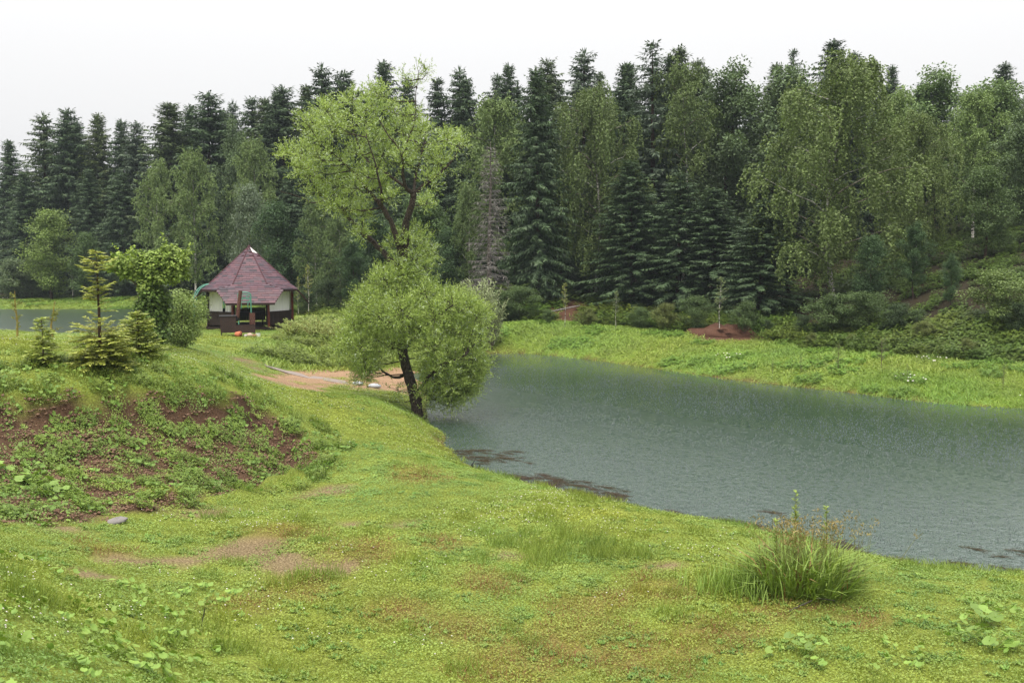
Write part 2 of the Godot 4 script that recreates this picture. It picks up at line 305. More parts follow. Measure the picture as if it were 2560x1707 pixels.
func near_any(list: Array[Vector3], x: float, z: float) -> float:
	var best := -1.0
	for b in list:
		var d := 1.0 - Vector2(x - b.x, (z - b.y)).length() / b.z
		best = maxf(best, d)
	return best

func zone(x: float, z: float, h: float) -> String:
	if h < 0.015 and not (x < -12.0): return "water"
	if left_pond(x, z) and h < 0.80: return "water"
	if x < -2.5 and z < -33.0 and z > -46.0 and Geometry2D.is_point_in_polygon(Vector2(x + wob.get_noise_2d(x * 3.0, z) * 0.5, z + wob.get_noise_2d(z * 3.0, x) * 0.9), sand): return "sand"
	if in_face(x, z): return "face"
	var w := Vector2(x + wob.get_noise_2d(x, z) * 0.6, z)
	if x > 0.0 and z < -45.0 and (w.distance_to(Vector2(11.4, -52.4)) < 2.2 or w.distance_to(Vector2(3.7, -61.5)) < 1.6 or Geometry2D.is_point_in_polygon(w, soil_patch)): return "red"
	var fs := far_side(x, z)
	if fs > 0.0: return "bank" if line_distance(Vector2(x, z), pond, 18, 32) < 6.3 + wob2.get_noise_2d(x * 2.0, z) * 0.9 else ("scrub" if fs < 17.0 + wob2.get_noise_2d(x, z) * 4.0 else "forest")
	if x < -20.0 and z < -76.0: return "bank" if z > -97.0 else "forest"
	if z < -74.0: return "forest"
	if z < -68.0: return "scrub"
	if x > -10.8 + (z + 41.0) * 0.1 and x < -1.0 and z < -40.0: return "meadow"
	if z > -10.5 and x < -3.0: return "colt"
	return "lawn"

func soil_color(x: float, z: float, h: float, kind: String) -> Color:
	var k := 1.0 + 0.25 * wob.get_noise_2d(x * 4.0, z * 4.0)
	var c := Color(0.24, 0.30, 0.055)
	match kind:
		"water":
			var deep := -h if not left_pond(x, z) else 0.78 - h
			c = Color(0.17, 0.115, 0.05).lerp(Color(0.035, 0.07, 0.05), clampf(deep / 0.55, 0.0, 1.0))
		"sand": c = Color(0.46, 0.31, 0.20)
		"face": c = Color(0.15, 0.092, 0.06) * (0.75 + 0.25 * smoothstep(0.6, 2.0, crest_distance(x, z)))  # shade below the crest put into the soil tone
		"red": c = Color(0.15, 0.08, 0.055)
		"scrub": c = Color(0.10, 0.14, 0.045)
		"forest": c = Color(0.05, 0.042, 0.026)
		"bank": c = Color(0.22, 0.33, 0.05)
	if kind == "lawn" or kind == "colt":
		var b := clampf(near_any(bare, x, z) * 2.5, 0.0, 1.0)
		c = c.lerp(Color(0.29, 0.225, 0.13), b)
		var d := clampf(near_any(dry, x, z) * 1.5, 0.0, 1.0)
		c = c.lerp(Color(0.24, 0.17, 0.065), d * 0.7)
		if h < 0.12: c = c.lerp(Color(0.13, 0.10, 0.05), 0.7)
	return Color(c.r * k, c.g * k, c.b * k)

func steps(a: Array) -> PackedFloat32Array:
	# [start, end, step, end, step ...]
	var out := PackedFloat32Array()
	var x: float = a[0]
	var k := 1
	while k < a.size():
		while x < a[k] - 0.001:
			out.append(x); x += a[k + 1]
		k += 2
	out.append(x)
	return out

func build_ground() -> void:
	var xs := steps([-600, -120, 80, -64, 8, -40, 1.2, -17, 0.8, 12, 0.34, 26, 0.6, 64, 1.5, 140, 10, 640, 90])
	var zs := steps([-700, -130, 60, -100, 2.5, -66, 1.1, -40, 0.6, -9, 0.34, 14, 1.5, 60, 8, 220, 60])
	var m := Mx.new()
	var nx := xs.size()
	for z in zs:
		for x in xs:
			var h := ground(x, z)
			m.v.append(Vector3(x, h, z))
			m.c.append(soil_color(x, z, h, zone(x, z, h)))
			m.n.append(UP)
	for r in zs.size() - 1:
		for k in nx - 1:
			var a := r * nx + k
			m.i.append(a); m.i.append(a + 1); m.i.append(a + nx)
			m.i.append(a + 1); m.i.append(a + nx + 1); m.i.append(a + nx)
	for r in zs.size():
		for k in nx:
			var l := m.v[r * nx + maxi(k - 1, 0)]
			var q := m.v[r * nx + mini(k + 1, nx - 1)]
			var u := m.v[maxi(r - 1, 0) * nx + k]
			var d := m.v[mini(r + 1, zs.size() - 1) * nx + k]
			m.n[r * nx + k] = (d - u).cross(q - l).normalized()
	struct("ground", m.mesh(M.ground))

# ---------------------------------------------------------------- water
func rain_normal(size: int, drops: int, span: float) -> ImageTexture:
	var h := PackedFloat32Array()
	h.resize(size * size)
	var f := FastNoiseLite.new()
	f.seed = 21; f.frequency = 0.018; f.fractal_octaves = 4
	var base := f.get_seamless_image(size, size)
	base.convert(Image.FORMAT_L8)
	var g := base.get_data()
	for k in size * size: h[k] = g[k] / 255.0 * 0.9
	var r := RandomNumberGenerator.new()
	r.seed = 22
	for d in drops:
		var cx := r.randi() % size
		var cy := r.randi() % size
		var rad := r.randf_range(1.5, 8.0)
		var amp := r.randf_range(0.25, 0.8) * (1.0 - rad / 16.0)
		var e := int(rad + 3.0)
		for y in range(-e, e + 1):
			for x in range(-e, e + 1):
				var q := sqrt(float(x * x + y * y))
				var w := absf(q - rad)
				if w < 2.5:
					var at := ((cy + y + size) % size) * size + (cx + x + size) % size
					h[at] += amp * cos(w * 1.26) * (1.0 - w / 2.5)
	var out := PackedByteArray()
	out.resize(size * size * 3)
	for y in size:
		for x in size:
			var at := y * size + x
			var dx := h[y * size + (x + 1) % size] - h[at]
			var dy := h[((y + 1) % size) * size + x] - h[at]
			var nn := Vector3(-dx, dy, 1.0).normalized()
			out[at * 3] = int((nn.x * 0.5 + 0.5) * 255.0)
			out[at * 3 + 1] = int((nn.y * 0.5 + 0.5) * 255.0)
			out[at * 3 + 2] = int((nn.z * 0.5 + 0.5) * 255.0)
	return ImageTexture.create_from_image(Image.create_from_data(size, size, false, Image.FORMAT_RGB8, out))

func water_mat(nt: Texture2D, ruffled: float) -> StandardMaterial3D:
	var m := StandardMaterial3D.new()
	m.resource_name = "pond_water"
	m.albedo_color = Color(0.03, 0.072, 0.05).linear_to_srgb()
	m.albedo_color.a = 0.74
	m.transparency = BaseMaterial3D.TRANSPARENCY_ALPHA
	m.roughness = lerpf(0.06, 0.2, ruffled)
	m.metallic_specular = 0.72
	m.clearcoat_enabled = true
	m.clearcoat = 0.9
	m.clearcoat_roughness = lerpf(0.1, 0.5, ruffled)
	m.normal_enabled = true
	m.normal_texture = nt
	m.normal_scale = lerpf(0.5, 2.8, ruffled)
	return m

func water_sheet(called: String, bands: Array, y: float, mats: Array) -> void:
	# one sheet of water; each band of outlines wears its own degree of ruffling
	var mesh := ArrayMesh.new()
	for k in bands.size():
		var st := SurfaceTool.new()
		st.begin(Mesh.PRIMITIVE_TRIANGLES)
		var any := false
		for outline in bands[k]:
			var ids := Geometry2D.triangulate_polygon(outline)
			for j in range(0, ids.size(), 3):
				var tri := [outline[ids[j]], outline[ids[j + 1]], outline[ids[j + 2]]]
				var e: float = (tri[1] - tri[0]).cross(tri[2] - tri[0])
				if e < 0.0: tri.reverse()
				any = true
				for p in tri:
					st.set_normal(UP); st.set_uv(Vector2(p.x, p.y) / 5.0)
					st.add_vertex(Vector3(p.x, y, p.y))
		if not any: continue
		st.generate_tangents()
		st.commit(mesh)
		mesh.surface_set_material(mesh.get_surface_count() - 1, mats[k])
	struct(called, mesh)

func build_water() -> void:
	var nt := rain_normal(768, 4600, 5.0)
	var big := Geometry2D.offset_polygon(pond, 1.2)
	# calm in the shelter of the forest, ruffled by wind and rain out in the open
	var n_b := 16
	var bands := []
	var mats := []
	for k in n_b:
		var a := -3.0 + 33.0 * k / n_b
		var b := -3.0 + 33.0 * (k + 1) / n_b
		if k == 0: a = -30.0
		if k == n_b - 1: b = 60.0
		# strips run along the far bank, which lies on z = 1.2 x - 55
		var strip := PackedVector2Array([Vector2(-40, -55 - 48 + a), Vector2(60, -55 + 72 + a), Vector2(60, -55 + 72 + b), Vector2(-40, -55 - 48 + b)])
		bands.append(Geometry2D.intersect_polygons(big[0], strip))
		mats.append(water_mat(nt, pow(k / (n_b - 1.0), 1.5)))
	water_sheet("pond_water", bands, 0.0, mats)
	water_sheet("small_pond_water", [[PackedVector2Array([Vector2(-110, -86), Vector2(-24, -86), Vector2(-21.5, -76), Vector2(-21.5, -59), Vector2(-110, -59)])]], 0.78, [mats[9]])

# ---------------------------------------------------------------- trees, built once for each kind
func rdir() -> Vector3:
	return Vector3(rng.randfn(), rng.randfn(), rng.randfn()).normalized()

func shade(lo: float, hi: float, warm := 0.0) -> Color:
	var k := rng.randf_range(lo, hi)
	return Color(minf(k * (1.0 + warm), 1.0), k, k * (1.0 - warm))

func spruce(seed_: int, H: float, R: float, low: float, gaps := 0.0) -> Array:
	rng.seed = seed_
	var t := Mx.new()
	var pts := PackedVector3Array()
	var rad := PackedFloat32Array()
	var lean := Vector3(rng.randf_range(-0.01, 0.01), 0, rng.randf_range(-0.01, 0.01))
	for k in 9:
		var s := k / 8.0
		pts.append(Vector3(0, -0.5 + (H + 0.5) * s, 0) + lean * H * s); rad.append(lerpf(0.24, 0.015, s))
	t.tube(pts, rad, 7, WHITE)
	var c := Mx.new()
	var y := low * H
	while y < H * 0.985:
		var q := (y - low * H) / (H * (1.0 - low))
		var prof := pow(1.0 - q, 0.60) * (0.74 + 0.26 * minf(q * 6.0, 1.0))
		var cnt := 7
		if gaps > 0.0 and rng.randf() < gaps: cnt = 3
		var twist := rng.randf() * TAU
		var bulge := rng.randf_range(0.8, 1.12)
		for b in cnt:
			var az := twist + TAU * b / cnt + rng.randf_range(-0.4, 0.4)
			var hor := Vector3(cos(az), 0, sin(az))
			var lat := Vector3(-sin(az), 0, cos(az))
			var L := R * prof * (rng.randf_range(0.5, 1.18) if rng.randf() < 0.93 else 1.35) * bulge + 0.14
			var el := lerpf(-0.30, 0.12, q) + (0.5 * (q - 0.9) / 0.1 if q > 0.9 else 0.0) + rng.randf_range(-0.12, 0.12)
			var tone := rng.randf_range(0.55, 0.85)
			var o := Vector3(0, y + rng.randf_range(-0.12, 0.12), 0) + lean * y
			var ns := int(L / 0.145) + 2
			for k in ns:
				var s := (k + 0.6) / ns
				if s < 0.18 and q < 0.7: continue
				var p := o + hor * (s * L) + UP * (s * L * tan(el) - 0.16 * L * s * s + 0.12 * L * s * s * s)
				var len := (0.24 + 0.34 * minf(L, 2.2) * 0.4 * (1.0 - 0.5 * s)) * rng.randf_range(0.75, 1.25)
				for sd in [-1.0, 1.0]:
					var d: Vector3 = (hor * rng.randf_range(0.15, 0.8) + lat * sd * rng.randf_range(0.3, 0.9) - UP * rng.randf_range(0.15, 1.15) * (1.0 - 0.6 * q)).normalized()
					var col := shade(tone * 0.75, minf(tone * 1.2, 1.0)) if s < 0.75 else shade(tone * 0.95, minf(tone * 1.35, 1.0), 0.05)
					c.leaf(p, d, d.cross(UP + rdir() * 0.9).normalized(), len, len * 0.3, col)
				for hang in (2 if q < 0.7 else 1):
					var dn := (hor * 0.35 - UP + rdir() * 0.45).normalized()
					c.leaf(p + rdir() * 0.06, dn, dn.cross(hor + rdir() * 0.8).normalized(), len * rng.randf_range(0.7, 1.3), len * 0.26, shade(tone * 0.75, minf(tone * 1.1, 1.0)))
			var tip := (hor + UP * (tan(el) - 0.05)).normalized()
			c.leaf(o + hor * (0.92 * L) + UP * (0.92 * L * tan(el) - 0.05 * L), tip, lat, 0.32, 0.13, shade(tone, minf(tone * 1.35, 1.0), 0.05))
		y += lerpf(0.36, 0.15, q) * (1.0 + gaps * 0.8) * rng.randf_range(0.6, 1.4)
	for k in 5:
		var d2 := (UP + rdir() * 0.25).normalized()
		c.leaf(Vector3(0, H - 0.5, 0) + lean * H, d2, d2.cross(rdir()).normalized(), 0.7, 0.1, shade(0.6, 0.85))
	# dead twigs on the bare lower trunk
	for k in 26:
		var az := rng.randf() * TAU
		var yy := rng.randf_range(0.03, low + 0.05) * H
		var e := Vector3(cos(az), -0.15, sin(az)).normalized()
		t.tube([Vector3(0, yy, 0), Vector3(0, yy, 0) + e * rng.randf_range(0.5, 1.4) - UP * 0.1], [0.02, 0.005], 3, Color(0.9, 0.9, 0.9))
	return [["trunk", t.mesh(M.bark)], ["crown", c.mesh(M.crown_spruce)], H]

func broad_limbs(t: Mx, H: float, R: float, cnt: int, low: float, rise: float, col: Color, r0: float) -> Array:
	# trunk and limbs; gives back points along the limbs [position, share of the limb's length]
	var sway := Vector3(rng.randf_range(-1, 1), 0, rng.randf_range(-1, 1)) * 0.035 * H
	var pts := PackedVector3Array()
	var rad := PackedFloat32Array()
	for k in 9:
		var s := k / 8.0
		pts.append(Vector3(0, -0.5 + (H * 0.95 + 0.5) * s, 0) + sway * sin(s * 4.0) + rdir() * 0.05 * s)
		rad.append(lerpf(r0, 0.02, pow(s, 0.9)))
	t.tube(pts, rad, 7, col)
	var out := []
	for k in cnt:
		var s := lerpf(low, 0.97, (k + rng.randf()) / cnt)
		var y := s * H
		var az := k * 2.4 + rng.randf_range(-0.5, 0.5)
		var hor := Vector3(cos(az), 0, sin(az))
		var q := (s - low) / (1.0 - low)
		var L := R * (0.12 + 0.95 * sin(PI * clampf(0.2 + q * 0.79, 0.0, 1.0))) * rng.randf_range(0.75, 1.15)
		var o := Vector3(0, y, 0) + sway * sin(s * 4.0)
		var lp := PackedVector3Array()
		var lr := PackedFloat32Array()
		for j in 5:
			var u := j / 4.0
			var p := o + hor * (L * u) + UP * (L * rise * (u - 0.45 * u * u)) + rdir() * 0.09 * L * u
			p.y = minf(p.y, H * 0.985)
			lp.append(p); lr.append(lerpf(r0 * 0.32, 0.012, u))
			out.append([p, u, hor])
			if j > 1: out.append([p, u, hor])
		t.tube(lp, lr, 5, col * Color(0.5, 0.45, 0.4) if k % 4 != 0 else col)
	for j in 6: out.append([Vector3(0, H * lerpf(0.72, 0.97, j / 5.0), 0) + sway * sin(0.9 * 4.0), 0.8, rdir()])
	return out

func birch(seed_: int, H: float, R: float, low: float, strands: int, long: float, limbs: int, size := 0.15) -> Array:
	rng.seed = seed_
	var t := Mx.new()
	var at := broad_limbs(t, H, R, limbs, low, 0.9, WHITE, 0.15)
	var c := Mx.new()
	for k in strands:
		var a: Array = at[rng.randi() % at.size()]
		var p: Vector3 = a[0] + rdir() * 0.55 * rng.randf() + UP * rng.randf_range(-0.2, 0.5)
		var tone := rng.randf_range(0.55, 0.9)
		var len := rng.randf_range(0.35, 1.0) * long
		var d: Vector3 = (a[2] * 0.45 + rdir() * 0.5 + UP * 0.15).normalized()
		var q := p
		var walked := 0.0
		while walked < len:
			d = (d - UP * (0.34 if long > 1.2 else 0.2) + rdir() * 0.1).normalized()
			q += d * 0.11
			walked += 0.11
			for j in 2:
				var e: Vector3 = (rdir() - UP * 0.7 + d * 0.4).normalized()
				c.leaf(q + rdir() * 0.07, e, e.cross(rdir()).normalized(), size * rng.randf_range(0.75, 1.25), size * 0.62, shade(tone * 0.8, minf(tone * 1.2, 1.0), 0.04))
	return [["trunk", t.mesh(M.birch)], ["crown", c.mesh(M.crown_birch)], H]

func roundtree(seed_: int, H: float, R: float, low: float, clumps: int, leaves: int, size := 0.19, stem: Material = null, r0 := 0.16, spread := 0.85) -> Array:
	rng.seed = seed_
	var t := Mx.new()
	var at := broad_limbs(t, H, R, 16 if H > 6.0 else 10, low, 1.0, WHITE, r0)
	var c := Mx.new()
	for k in clumps:
		var a: Array = at[rng.randi() % at.size()]
		var o: Vector3 = a[0] + rdir() * spread * 0.7
		var rr := spread * rng.randf_range(0.55, 1.1)
		var tone := rng.randf_range(0.5, 0.85)
		for j in leaves:
			var q := rdir()
			q.y = q.y * 0.7 + 0.12
			var p := o + q * rr * pow(rng.randf(), 0.35)
			var e := (q + rdir() * 0.8 - UP * 0.35).normalized()
			c.leaf(p, e, e.cross(UP + rdir() * 0.7).normalized(), size * rng.randf_range(0.7, 1.3), size * 0.68, shade(tone * 0.8, minf(tone * 1.25, 1.0), 0.03))
	return [["trunk", t.mesh(stem if stem else M.bark)], ["crown", c.mesh(M.crown_aspen)], H]

func dead_spruce(seed_: int, H: float, R: float) -> Array:
	rng.seed = seed_
	var t := Mx.new()
	t.tube([Vector3(0, -0.5, 0), Vector3(0.05, H * 0.4, 0), Vector3(0, H * 0.75, 0.04), Vector3(0.02, H, 0)], [0.22, 0.15, 0.08, 0.015], 7, Color(0.6, 0.55, 0.52))
	var c := Mx.new()
	var y := 0.12 * H
	while y < H * 0.97:
		var q := (y / H - 0.12) / 0.88
		for b in 6:
			var az := rng.randf() * TAU
			var hor := Vector3(cos(az), 0, sin(az))
			var lat := Vector3(-sin(az), 0, cos(az))
			var L := (R * pow(1.0 - q, 0.7) * rng.randf_range(0.5, 1.1) + 0.15)
			var el := lerpf(-0.35, 0.25, q)
			var o := Vector3(0, y, 0)
			var pts := PackedVector3Array()
			var rd := PackedFloat32Array()
			for j in 4:
				var s := j / 3.0
				pts.append(o + hor * L * s + UP * (L * s * tan(el) + 0.15 * L * s * s) + rdir() * 0.03); rd.append(lerpf(0.028, 0.006, s))
			c.tube(pts, rd, 4, shade(0.6, 1.0))
			for j in int(L * 16.0):
				var s := rng.randf_range(0.25, 1.0)
				var p := o + hor * L * s + UP * (L * s * tan(el) + 0.15 * L * s * s)
				var d := (hor * 0.4 + lat * rng.randf_range(-1, 1) - UP * rng.randf_range(0.1, 0.9)).normalized()
				c.leaf(p, d, d.cross(rdir()).normalized(), rng.randf_range(0.2, 0.5), 0.035, shade(0.6, 1.0))
		y += 0.3
	return [["trunk", t.mesh(M.dead)], ["bare_branches", c.mesh(M.dead)], H]

func shoots(seed_: int, H: float, R: float, cnt: int, arch: float, size: Vector2, stem: Material, step := 0.05) -> Array:
	# a shrub of many shoots from the ground, narrow leaves along each
	rng.seed = seed_
	var t := Mx.new()
	var c := Mx.new()
	for k in cnt:
		var az := rng.randf() * TAU
		var hor := Vector3(cos(az), 0, sin(az))
		var L := H * rng.randf_range(0.6, 1.05)
		var out := R * rng.randf_range(0.15, 1.0)
		var pts := PackedVector3Array()
		var rd := PackedFloat32Array()
		for j in 7:
			var s := j / 6.0
			pts.append(hor * (out * (s * (1.0 - arch * 0.4) + arch * 0.5 * s * s)) + UP * (L * (s - arch * 0.38 * s * s * s)) + rdir() * 0.04 * s); rd.append(lerpf(0.022, 0.004, s))
		t.tube(pts, rd, 4, shade(0.7, 1.0))
		var tone := rng.randf_range(0.6, 0.9)
		var s := 0.22
		while s < 1.0:
			var f := s * 6.0
			var j := mini(int(f), 5)
			var p := pts[j].lerp(pts[j + 1], f - j)
			var d := (pts[j + 1] - pts[j]).normalized()
			for w in 3:
				var e := (d * 0.7 + rdir() * 0.9 + UP * 0.1).normalized()
				c.leaf(p + rdir() * 0.05, e, e.cross(rdir()).normalized(), size.x * rng.randf_range(0.7, 1.25), size.y, shade(tone * 0.8, minf(tone * 1.25, 1.0), 0.03))
			s += step / L * 1.3
	return [["stems", t.mesh(stem)], ["foliage", c.mesh(M.crown_shw)], H]

func sapling(seed_: int, H: float, R: float, low: float, leaves: int, size: Vector2, stem: Material) -> Array:
	rng.seed = seed_
	var t := Mx.new()
	var sway := rdir() * 0.12
	t.tube([Vector3(0, -0.3, 0), Vector3(sway.x, H * 0.4, sway.z), Vector3(0, H * 0.75, 0), Vector3(-sway.x * 0.5, H * 0.98, 0)], [0.035, 0.028, 0.018, 0.006], 5, WHITE)
	var c := Mx.new()
	var twigs := leaves / 12
	for k in twigs:
		var q := rng.randf()
		var y := lerpf(low, 0.97, q) * H
		var az := rng.randf() * TAU
		var L := R * (0.3 + 0.7 * sin(PI * clampf(0.25 + q * 0.7, 0, 1))) * rng.randf_range(0.5, 1.1)
		var d := Vector3(cos(az), rng.randf_range(0.3, 1.0), sin(az)).normalized()
		var o := Vector3(0, y, 0)
		t.tube([o, o + d * L], [0.01, 0.003], 3, Color(0.8, 0.8, 0.8))
		var tone := rng.randf_range(0.6, 0.9)
		for j in 12:
			var p := o + d * L * rng.randf_range(0.25, 1.05)
			var e := (d * 0.5 + rdir() * 0.8 - UP * 0.15).normalized()
			c.leaf(p, e, e.cross(rdir()).normalized(), size.x * rng.randf_range(0.7, 1.3), size.y, shade(tone * 0.8, minf(tone * 1.25, 1.0), 0.03))
	return [["trunk", t.mesh(stem)], ["crown", c.mesh(M.crown_sap)], H]

